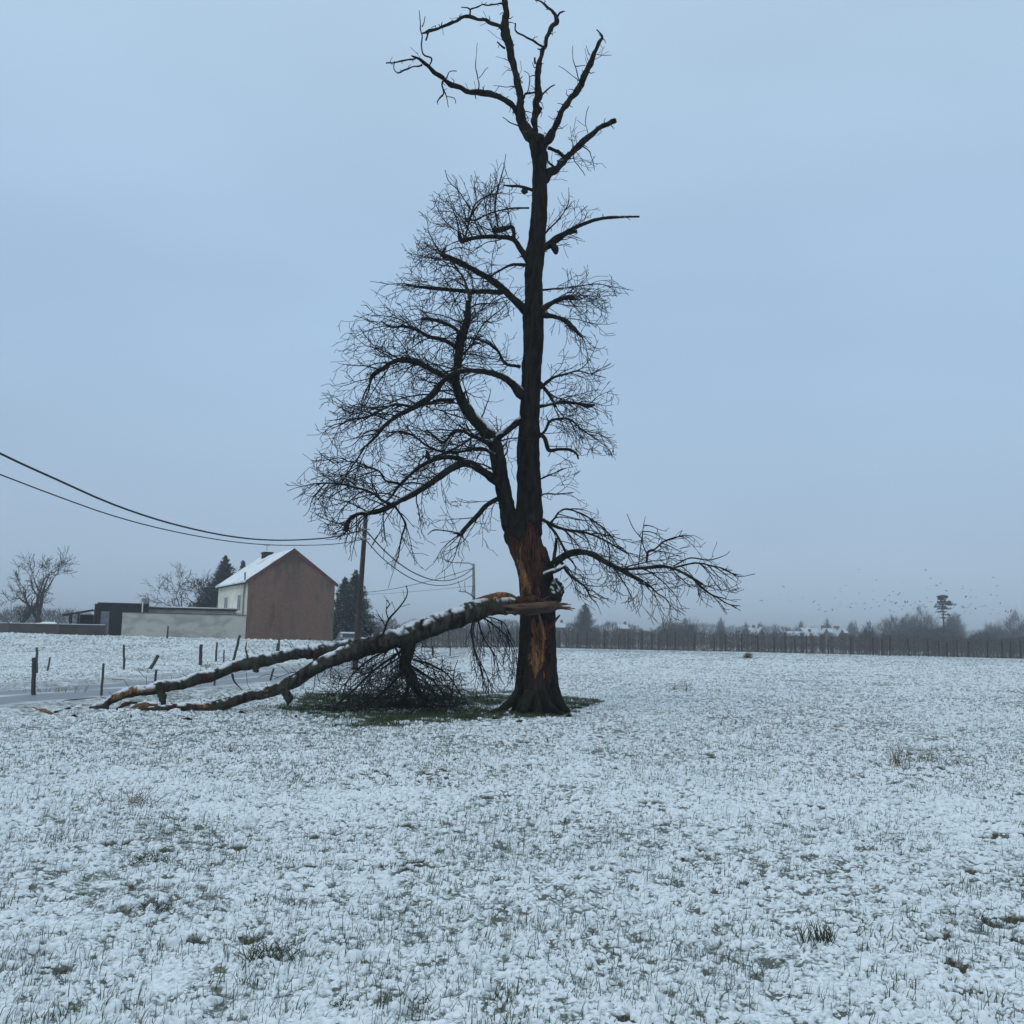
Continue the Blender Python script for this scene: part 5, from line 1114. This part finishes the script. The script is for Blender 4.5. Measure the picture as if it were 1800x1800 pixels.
# deeper rows as one mass
mass = MB(); base = [fruit_tree_mb(200+k, 26) for k in range(5)]; bV = [np.concatenate(b.V) for b in base]
for row in range(3, 20):
    x = -32-row*.5
    while x < 100:
        k = orn.randrange(5); y = float(row_y(np.array(x), 0))+row*3.4+max(0, row-10)*3; s = float(np.interp(x, [-20, 0, 30, 70], [.85, 1.02, 1.0, .88]))*orn.uniform(.85, 1.12); a = orn.random()*6.28
        V = (bV[k]*np.array([1.15, 1.15, s]))@rotz(a).T+np.array([x, y, 0]); off = mass.n; mass.V.append(V); mass.C.append(np.zeros((len(V), 4)))
        for f_, mt in base[k].F: mass.F.append((f_+off, 0))
        mass.n += len(V); x += orn.uniform(1.0, 1.5)+row*.03
R_ = np.random.default_rng(77); n = 12000; t = R_.random(n); x = -22+102*t; y = row_y(x, 0)+R_.random(n)**1.5*12-.4; c = np.c_[x, y, np.zeros(n)]; d = R_.normal(0, .35, (n, 3)); d[:, 2] = 1; Ls = R_.uniform(.1, .55, n)[:, None]
Q = np.stack([c-np.array([.02, 0, 0]), c+np.array([.02, 0, 0]), c+d*Ls], 1).reshape(-1, 3); mass.add(Q, np.arange(3*n).reshape(-1, 3))
tag(mass.build("orchard", M_orch), "dense grey mass of leafless orchard rows stretching behind the front trees", "orchard", kind="stuff")
for b in base: pass
sp_ = MB(); sp_.tube([(0, 0, -.2), (0, 0, 2.55)], [.075, .065], 6); stake0 = sp_.build("orchard_post", M_stake)
first = True; x = -18.2; kk_ = 0
while x < 74:
    y = float(row_y(np.array(x), 0))-.35; o = stake0 if first else stake0.copy()
    if not first: sc.collection.objects.link(o)
    first = False; o.location = (x, y, 0); o.rotation_euler = (orn.gauss(0, .02), orn.gauss(0, .025), 0); o.scale = (1.15, 1.15, orn.uniform(.75, 1.0))
    tag(o, "dark upright support post in the front row of the orchard", "post", "orchard support posts"); x += orn.choice((1.0, 1.3, 1.9, 2.4))
mb = MB(); mb.tube([P(988, 1103, 134), P(1005, 1139, 134)], .06, 6); tag(mb.build("orchard_post", M_stake), "single slanting support post in the orchard just right of the trunk", "post", "orchard support posts")

# distant trees, hedges and houses
def shrub_mb(seed, w_, h_, n, d_=None, L=.5, th=.02, core=None):
    """a bare thicket: stems and many fine sticks through an uneven dome"""
    R_ = np.random.default_rng(seed); d_ = d_ or w_; mb = MB()
    ph = R_.random(n)*6.283; u = R_.random(n)**.6; zz = R_.random(n)**.8; rr = np.sqrt(np.clip(1-(np.abs(zz-.42)/.58)**2.4, 0, 1))*(.35+.65*u)
    lob = 1+.22*np.sin(ph*3+seed)+.15*np.sin(ph*5+seed*2)+.30*noise2(ph*2.5, zz*4, seed)
    c = np.c_[np.cos(ph)*rr*w_/2*lob, np.sin(ph)*rr*d_/2*lob, zz*h_*(.84+.34*noise2(np.cos(ph)*rr*6+9, np.sin(ph)*3, seed))]
    dr = c-np.array([0, 0, -h_*.1]); dr /= np.linalg.norm(dr, axis=1)[:, None]; dr = dr+R_.normal(0, .45, (n, 3)); dr /= np.linalg.norm(dr, axis=1)[:, None]
    Ls = L*R_.uniform(.5, 1.4, n)[:, None]; sd = np.cross(dr, R_.normal(0, 1, (n, 3))); sd /= np.linalg.norm(sd, axis=1)[:, None]+1e-9
    Q = np.stack([c-sd*th, c+sd*th, c+dr*Ls], 1).reshape(-1, 3); mb.add(Q, np.arange(3*n).reshape(-1, 3))
    for k in range(7):
        a = R_.random()*6.283; mb.tube([(0, 0, -.1), (math.cos(a)*w_*.12, math.sin(a)*d_*.12, h_*.4), (math.cos(a)*w_*.3, math.sin(a)*d_*.3, h_*.8)], [h_*.018, h_*.012, h_*.004], 5, cap=False)
    return mb
M_mist = simple("distant_twigs", (.050, .047, .048), .3, 1.); M_dkhedge = simple("distant_evergreen", (.022, .030, .026), .4, .6)
def shrub(px, Y, wpx, top, label, seed, n=2600, mat=None, name="bare_shrub", L=None, z=0.0, th=None, cat="shrub", group="distant trees and thickets beyond the orchard"):
    x = P(px, 1115, Y)[0]; h_ = P(px, top, Y)[2]-z; w_ = wpx/1800*Y; L = L or h_*.16
    o = shrub_mb(seed, w_, h_*.96, n, w_*.8, L, th or h_*.0045).build(name, mat or M_mist, None); o.location = (x, Y, z); tag(o, label, cat, group); return o
l = far_loc(1028, 215, 0); conifer(l, hh(1061, 215, 0, 1028), 7.6, "blue-grey conical fir above the orchard right of the trunk", 21, "distant trees and thickets beyond the orchard", dens=1.2, cone=1.5)
for px, Y, w_, top, lab, sd_ in ((1176, 205, 34, 1090, "faint bare thicket under the drooping bough, left one of the pair", 31), (1208, 212, 44, 1087, "wider bare thicket under the drooping bough, right one of the pair", 32), (1267, 300, 17, 1091, "small rounded hazy tree midway along the orchard skyline", 33), (1311, 300, 14, 1100, "tiny hazy tree directly left of a snowy roof and its dark gable", 34),
                                 (1337, 320, 20, 1096, "hazy round tree behind the dark pointed gable on the skyline", 35), (1362, 330, 18, 1105, "low faint tree between the two groups of snowy roofs", 36), (1384, 300, 12, 1103, "little pale tree at the left end of the long snowy roof", 37), (1408, 320, 17, 1097, "faint tree rising from the left part of the long snowy roof", 38),
                                 (1454, 340, 16, 1094, "pale round tree above the middle gable of the long farmhouse", 39), (1500, 330, 26, 1094, "pale hazy tree just right of the snowy farm roofs", 40), (1526, 190, 26, 1096, "dark little tree left of the large thicket at the right", 41)):
    shrub(px, Y, w_, top, lab, sd_, 2200, name="distant_tree", cat="tree")
for px, Y, w_, top, lab, sd_ in ((1566, 175, 50, 1090, "bushy bare tree forming the left shoulder of the right-hand thicket", 51), (1592, 172, 44, 1083, "bare tree second from left in the right-hand thicket", 56), (1622, 170, 66, 1074, "largest bare tree left of the tall flat-topped pine", 52), (1676, 168, 36, 1084, "bare tree close to the right of the flat-topped pine", 53), (1748, 185, 44, 1100, "low pale bare tree between dark mound and right edge", 54), (1794, 150, 84, 1082, "large bare tree cut by the right edge of the picture", 55)):
    Y *= 1.75; top -= 1
    shrub(px, Y, w_, top, lab, sd_, 6500, name="bare_tree", cat="tree", L=1.6, th=.025)
for px, Y, w_, top, lab, sd_ in ((1556, 150, 90, 1117, "dark low thicket left of the tall flat-topped pine", 61), (1640, 148, 110, 1098, "dark dense thicket below the flat-topped pine", 62), (1727, 146, 66, 1109, "dark rounded mound of evergreen near the right edge", 64), (1790, 144, 70, 1119, "dark low hedge running off the right edge", 65)):
    Y *= 1.7; top += 4
    shrub(px, Y, w_, top, lab, sd_, 9000, mat=M_dkhedge, name="thicket", L=.9, th=.07)
# flat-topped pine
l = far_loc(1659, 228, 0); H_ = hh(1046, 228, 0, 1657); pn = empty("flat_topped_pine", l); tag(pn, "tall thin pine with a flat tufted top above the right-hand thicket", "tree", "distant trees and thickets beyond the orchard")
mb = MB(); mb.tube([(0, 0, -.2), (.05, 0, H_*.5), (-.1, 0, H_*.96)], [.28, .20, .08], 8); mb.build("trunk", M_ftwig, pn, True); mb = MB(); R_ = np.random.default_rng(5)
for (zc, wd_, th_, n, ox) in tuple((a_, b_, c_*.7, int(d_*.42), e_) for a_, b_, c_, d_, e_ in ((q0, q1*1.38, q2*1.3, q3*1.6, q4*1.3) for q0, q1, q2, q3, q4 in ((.975, 1.5, .28, 900, 0), (.93, 1.1, .2, 350, -.2), (.885, 2.3, .22, 600, .2), (.85, 2.9, .2, 500, .5), (.80, 2.0, .18, 320, -.5), (.765, 1.9, .16, 260, .2), (.71, 1.6, .15, 160, -.3), (.66, 1.5, .14, 120, .4), (.60, 1.3, .14, 100, 0)))):
    a = R_.random(n)*6.283; r_ = np.sqrt(R_.random(n))*wd_/2*(.75+.4*np.abs(np.sin(a*2+zc*40))); c = np.c_[np.cos(a)*r_+ox, np.sin(a)*r_, H_*zc+R_.normal(0, th_*.5, n)-r_*.12]; d = R_.normal(0, 1, (n, 3)); d /= np.linalg.norm(d, axis=1)[:, None]; e_ = np.cross(d, R_.normal(0, 1, (n, 3)))*.07
    Q = np.stack([c-e_, c+e_, c+d*.32], 1).reshape(-1, 3); mb.add(Q, np.arange(len(Q)).reshape(-1, 3))
    for k in range(4):
        a = R_.random()*6.283; mb.tube([(0, 0, H_*zc-.15), (math.cos(a)*wd_*.42+ox*.6, math.sin(a)*wd_*.42, H_*zc-.05)], [.05, .02], 4, cap=False)
mb.build("crown", M_dkhedge, pn)
# treelines
def treeline(x0, x1, y0, y1, h0, h1, n, name, label, seed):
    R_ = np.random.default_rng(seed); mb = MB(); t = R_.random(n); x = x0+(x1-x0)*t; y = y0+(y1-y0)*t+R_.normal(0, 3, n); top = (h0+(h1-h0)*t)*(1+.20*noise2(x*.16, y*0, seed)+.15*noise2(x*.55, y*0, seed+1)); z = top*R_.random(n)**.8
    c = np.c_[x, y, z]; d = R_.normal(0, .4, (n, 3)); d[:, 2] += 1; d /= np.linalg.norm(d, axis=1)[:, None]; s = np.cross(d, R_.normal(0, 1, (n, 3))); s /= np.linalg.norm(s, axis=1)[:, None]
    Q = np.stack([c-s*.07, c+s*.07, c+d*top[:, None]*.22], 1).reshape(-1, 3); mb.add(Q, np.arange(3*n).reshape(-1, 3)); tag(mb.build(name, M_mist), label, "wood", kind="stuff")
treeline(P(-700, 1100, 230)[0], P(330, 1100, 230)[0], 225, 235, 6.0, 5.0, 26000, "distant_wood", "hazy bare wood along the horizon behind the farm at the left", 71)
treeline(P(560, 1100, 300)[0], P(1220, 1110, 330)[0], 300, 330, 5.0, 5.0, 16000, "distant_wood", "faint line of bare trees on the horizon left of the trunk and behind it", 72)
treeline(P(1180, 1110, 420)[0], P(2300, 1110, 420)[0], 420, 440, 6.2, 7.5, 30000, "distant_wood", "faintest line of trees on the horizon behind the orchard at the right", 73)
M_farsnow = simple("hazed_roof_snow", (.50, .54, .57), .15, .6); M_farwall = simple("far_brick", (.14, .10, .09), .2, 1)  # far roof snow is greyer: distance haze painted into its colour
def far_house(px0, px1, Y, eave, ridge, label, gable_front=False, dp=7):
    x0, x1 = P(px0, 1112, Y)[0], P(px1, 1112, Y)[0]; pm = (px0+px1)/2; ze = P(pm, eave, Y)[2]; zr = P(pm, ridge, Y)[2]; root = empty("distant_house", ((x0+x1)/2, Y, 0)); tag(root, label, "house", "far houses beyond the orchard"); w_ = x1-x0
    f = Fr((-w_/2, 0, 0), (1, 0)); mb = MB()
    if gable_front:
        g_ = [(0, 0), (w_, 0), (w_, ze), (w_/2, zr-.1), (0, ze)]; mb.hull([f.p(u, 0, z) for u, z in g_], [f.p(u, dp, z) for u, z in g_]); mb.build("wall", M_farwall, root); mb = MB()
        for e0 in (-.3, w_+.3):
            b = [f.p(e0, -.25, ze-.2), f.p(w_/2, -.25, zr), f.p(w_/2, dp+.2, zr), f.p(e0, dp+.2, ze-.2)]; mb.hull(b, [q+np.array([0, 0, .2]) for q in b])
    else:
        g_ = [(0, 0), (dp, 0), (dp, ze), (dp/2, zr-.1), (0, ze)]; mb.hull([f.p(0, v, z) for v, z in g_], [f.p(w_, v, z) for v, z in g_]); mb.build("wall", M_farwall, root); mb = MB()
        for e0 in (-.3, dp+.3):
            b = [f.p(-.2, e0, ze-.2), f.p(-.2, dp/2, zr), f.p(w_+.2, dp/2, zr), f.p(w_+.2, e0, ze-.2)]; mb.hull(b, [q+np.array([0, 0, .2]) for q in b])
    rf = mb.build("roof", M_farsnow, root); mb = MB(); mb.box((w_*.3 if not gable_front else 0, dp/2, zr+.3), (.7, .7, 1.3)); mb.build("chimney", M_farwall, rf); return root
far_house(1312, 1334, 300, 1114, 1104, "small distant house with a snowy roof slope facing the camera")
far_house(1333, 1346, 296, 1116, 1103, "dark pointed gable front beside the small snowy roof", True)
far_house(1386, 1440, 296, 1117, 1111, "long low snow-covered barn roof on the skyline")
far_house(1413, 1490, 312, 1111, 1105, "long farmhouse with a snowy roof just above the low barn")
far_house(1445, 1460, 292, 1118, 1105, "left one of two dark gables in front of the long farmhouse", True)
far_house(1474, 1486, 292, 1118, 1106, "right one of two dark gables in front of the long farmhouse", True)
far_house(1088, 1104, 300, 1104, 1098, "tiny snowy roof just above the orchard right of the fir")
far_house(972, 992, 290, 1102, 1095, "tiny roof on the skyline immediately right of the trunk")
# birds
bl = []
for a, b in ((1035, 265), (1148, 212), (828, 332), (1132, 345), (1270, 305), (1382, 349), (1605, 304), (1720, 173), (1666, 201), (1666, 239), (1662, 368), (1782, 372), (1447, 427), (1507, 452), (1578, 432), (1745, 408), (1772, 406), (1433, 378), (1065, 185)): bl.append((1200+a/6, 1000+b/6))
for a, b in ((60, 244), (764, 250), (245, 355), (530, 376), (815, 342), (918, 394), (875, 413), (781, 438), (805, 462), (1153, 420), (1150, 447), (1245, 465), (980, 471), (1482, 333), (1512, 421), (1452, 512), (1518, 520), (62, 490), (205, 468), (420, 480), (490, 493), (380, 518), (470, 515), (780, 543), (1237, 536), (1188, 530), (1296, 543),
             (208, 563), (24, 608), (122, 602), (250, 592), (333, 572), (393, 584), (407, 604), (436, 596), (445, 608), (480, 640), (530, 630), (547, 588), (570, 592), (603, 622), (640, 600), (655, 590), (672, 618), (700, 584), (716, 628), (742, 622), (755, 645), (768, 640), (650, 662), (630, 655), (680, 655), (820, 586), (122, 662), (190, 650), (272, 634), (390, 680), (422, 692), (512, 664),
             (1246, 610), (1224, 625), (1215, 650), (1160, 650), (1145, 640), (1190, 645), (1343, 636), (1408, 632), (1380, 628), (1470, 668), (1550, 606), (1662, 685), (1606, 690), (1537, 708), (1450, 714), (1418, 724), (1236, 710), (1175, 692), (1118, 730), (1080, 703), (1055, 652), (1290, 660), (444, 773), (1100, 790), (1630, 700)): bl.append((1500+a/6, 960+b/6))
def bird_mesh(up_):
    mb = MB(); mb.tube([(0, -.22, 0), (0, -.1, 0), (0, .1, .01), (0, .2, .02), (0, .26, .02)], [.01, .06, .075, .04, .01], 6)
    for s in (-1, 1):
        b = [np.array([s*.05, .10, .02]), np.array([s*.38, .12, .02+.20*up_]), np.array([s*.66, -.02, .02+.12*up_+.1*abs(up_)]), np.array([s*.36, -.08, .02+.19*up_]), np.array([s*.05, -.10, .02])]
        if s < 0: b = b[::-1]
        mb.hull(b, [q+np.array([0, 0, .015]) for q in b])
    return mb
M_bird = simple("dark_feathers", (.02, .02, .022), .2); bv_ = [bird_mesh(u).build("bird", M_bird, None, True) for u in (1., -.8, .2)]; ub = [0, 0, 0]
for (bx, by) in bl:
    k = orn.randrange(3); o = bv_[k]
    if ub[k]: o = o.copy(); sc.collection.objects.link(o)
    ub[k] = 1; Y = orn.uniform(170, 225); o.location = tuple(P(bx, by, Y)); o.rotation_euler = (orn.gauss(0, .3), orn.gauss(0, .4), orn.random()*6.28); s = orn.uniform(.42, .72); o.scale = (s, s, s); tag(o, "tiny dark bird flying in the scattered flock above the skyline", "bird", "birds of the distant flock")

# ------------------------------------------------------------------ small growth on the field
M_dry = simple("dry_stems", (.15, .12, .085), .4, 6); M_drk = simple("dark_stems", (.05, .045, .035), .3, 6); M_tuft = simple("dark_tuft", (.045, .055, .028), .4, 10)
def weeds(px, py, wpx, hpx, n, label, mat, seed, name="dry_weeds", lean=.25, r=.003, snowy=False):
    g_ = G(px, py); z = hgt(g_[0], g_[1])[0]; R_ = random.Random(seed); mb = MB(); s = g_[1]/1800; root = None
    for k in range(n if mat != M_tuft else int(n*2.2)):
        b = np.array([g_[0]+R_.gauss(0, wpx*s*.28), g_[1]+R_.gauss(0, wpx*s*.28), z-.02]); L_ = hpx*s*R_.uniform(.4, 1.1); d = unit(np.array([R_.gauss(0, lean), R_.gauss(0, lean), 1])); c = b+d*L_*.6; e_ = c+unit(d+np.array([R_.gauss(0, lean), R_.gauss(0, lean), -.15]))*L_*.4
        rr = max(r, s*.32) if mat != M_tuft else max(.0022, s*.24); mb.tube([b, c, e_], [rr, rr*.8, rr*.4], 3, cap=False)
        if mat != M_tuft and R_.random() < .5: mb.tube([c, c+unit(rvR(R_)+np.array([0, 0, .4]))*L_*.25], [rr*.6, rr*.4], 3, cap=False)
    tag(mb.build(name, mat), label, "weeds" if mat != M_tuft else "grass tuft", "weeds and tufts in the snowy field"); 
weeds(1580, 1352, 36, 48, 45, "tall dry weed clump in the open field at the right", M_dry, 1)
weeds(1630, 1342, 60, 28, 30, "wide low dry weeds right of the tall dry clump", M_dry, 2)
weeds(1208, 1216, 14, 28, 12, "small dry stalks halfway between the trunk and the low brush pile", M_dry, 3)
weeds(1186, 1213, 18, 10, 16, "low dark tuft at the left of the small dry stalks", M_drk, 31)
weeds(1268, 1274, 10, 13, 8, "left bunch of a pair of short reddish stubs", M_drk, 4); weeds(1293, 1274, 8, 13, 7, "right bunch of a pair of short reddish stubs", M_drk, 5)
weeds(1340, 1298, 40, 24, 20, "thin greyish weeds below the pair of reddish stubs", M_dry, 6)
weeds(225, 1420, 110, 55, 46, "broad faint patch of bent dry grass at the left foreground", M_dry, 7, lean=.6)
weeds(290, 1440, 60, 22, 40, "flattened dark grass hummock below the bent dry grass", M_drk, 8, lean=1.1)
weeds(400, 1323, 30, 20, 26, "dark tuft in the snow below the foot of the fallen limb", M_tuft, 9, "grass_tuft", .8)
weeds(265, 1518, 66, 20, 60, "wide brown bare tuft at the left foreground", M_tuft, 10, "grass_tuft", 1.0)
weeds(275, 1603, 60, 18, 60, "mossy green tuft below the wide brown one", M_tuft, 11, "grass_tuft", .8)
weeds(480, 1690, 90, 40, 70, "dark ragged tuft near the bottom, left of centre", M_tuft, 12, "grass_tuft", .7)
weeds(1440, 1665, 50, 44, 40, "upright green tuft in the right foreground", M_tuft, 13, "grass_tuft", .3)
weeds(1705, 1622, 60, 16, 40, "flat brown-green tuft at the lower right", M_tuft, 14, "grass_tuft", .9)
weeds(930, 1305, 20, 14, 12, "short brown tuft just in front of the trunk's foot", M_drk, 15, "dry_weeds", .8); weeds(962, 1305, 16, 18, 10, "short brown stalks in front of the trunk, right beside a low tuft", M_drk, 16)
weeds(1030, 1240, 44, 10, 40, "dark grassy tuft on the snow directly right of the trunk's foot", M_tuft, 17, "grass_tuft", .9)
weeds(100, 1218, 90, 20, 50, "reddish dry grass along the lane by the thickest fence post", M_dry, 18, lean=.5); weeds(360, 1172, 30, 14, 30, "reddish dry weeds around the foot of the stout grey post", M_dry, 19, lean=.5)
weeds(250, 1180, 30, 12, 26, "dry weeds around the broken leaning post", M_dry, 20, lean=.7)
weeds(820, 1268, 26, 12, 24, "small mossy tuft below the green patch in front of the trunk", M_tuft, 21, "grass_tuft", .9)
for kk_, (a, b, w_) in enumerate(((690, 1590, 24), (870, 1555, 24), (1010, 1655, 30), (1330, 1590, 26), (1180, 1555, 30), (120, 1640, 26), (600, 1770, 34), (1000, 1742, 34), (850, 1775, 26), (1330, 1440, 24), (1560, 1480, 26), (690, 1420, 22), (440, 1475, 26), (1780, 1655, 28), (1130, 1780, 30))):
    weeds(a, b, w_, w_*.5, 30, "small dark tuft showing through the foreground snow", M_tuft, 40+kk_, "grass_tuft", .8)
def brush(px, py, wpx, hpx, label, seed):
    g_ = G(px, py); mb = shrub_mb(seed, wpx/1800*g_[1], hpx/1800*g_[1], 700, None, .35, .02); o = mb.build("brush_pile", simple("brush_brown%d" % seed, (.13, .10, .08), .3, 4, snow=(.3, .6, 3))); o.location = tuple(g_); tag(o, label, "brush pile")
brush(1240, 1146, 22, 13, "snow-dusted pile of brown brush at the orchard's edge", 81); brush(1315, 1157, 8, 4, "small dark heap in the snow right of the brown brush pile", 82)

# ------------------------------------------------------------------ winter haze
hb = MB(); hb.box((0, 60, 10.2), (3300, 3300, 24.4)); hz = hb.build("haze", None); hz.data.materials.clear()
hm_ = bpy.data.materials.new("winter_haze"); hm_.use_nodes = True; nt = hm_.node_tree; nt.nodes.clear(); o_ = nt.nodes.new("ShaderNodeOutputMaterial"); pv = nt.nodes.new("ShaderNodeVolumePrincipled")
pv.inputs['Color'].default_value = (.93, .97, 1.0, 1); pv.inputs['Density'].default_value = .0011; pv.inputs['Anisotropy'].default_value = 0.0
nt.links.new(pv.outputs[0], o_.inputs['Volume']); hz.data.materials.append(hm_); tag(hz, "thin cold winter haze lying over the whole field", "haze", kind="stuff")
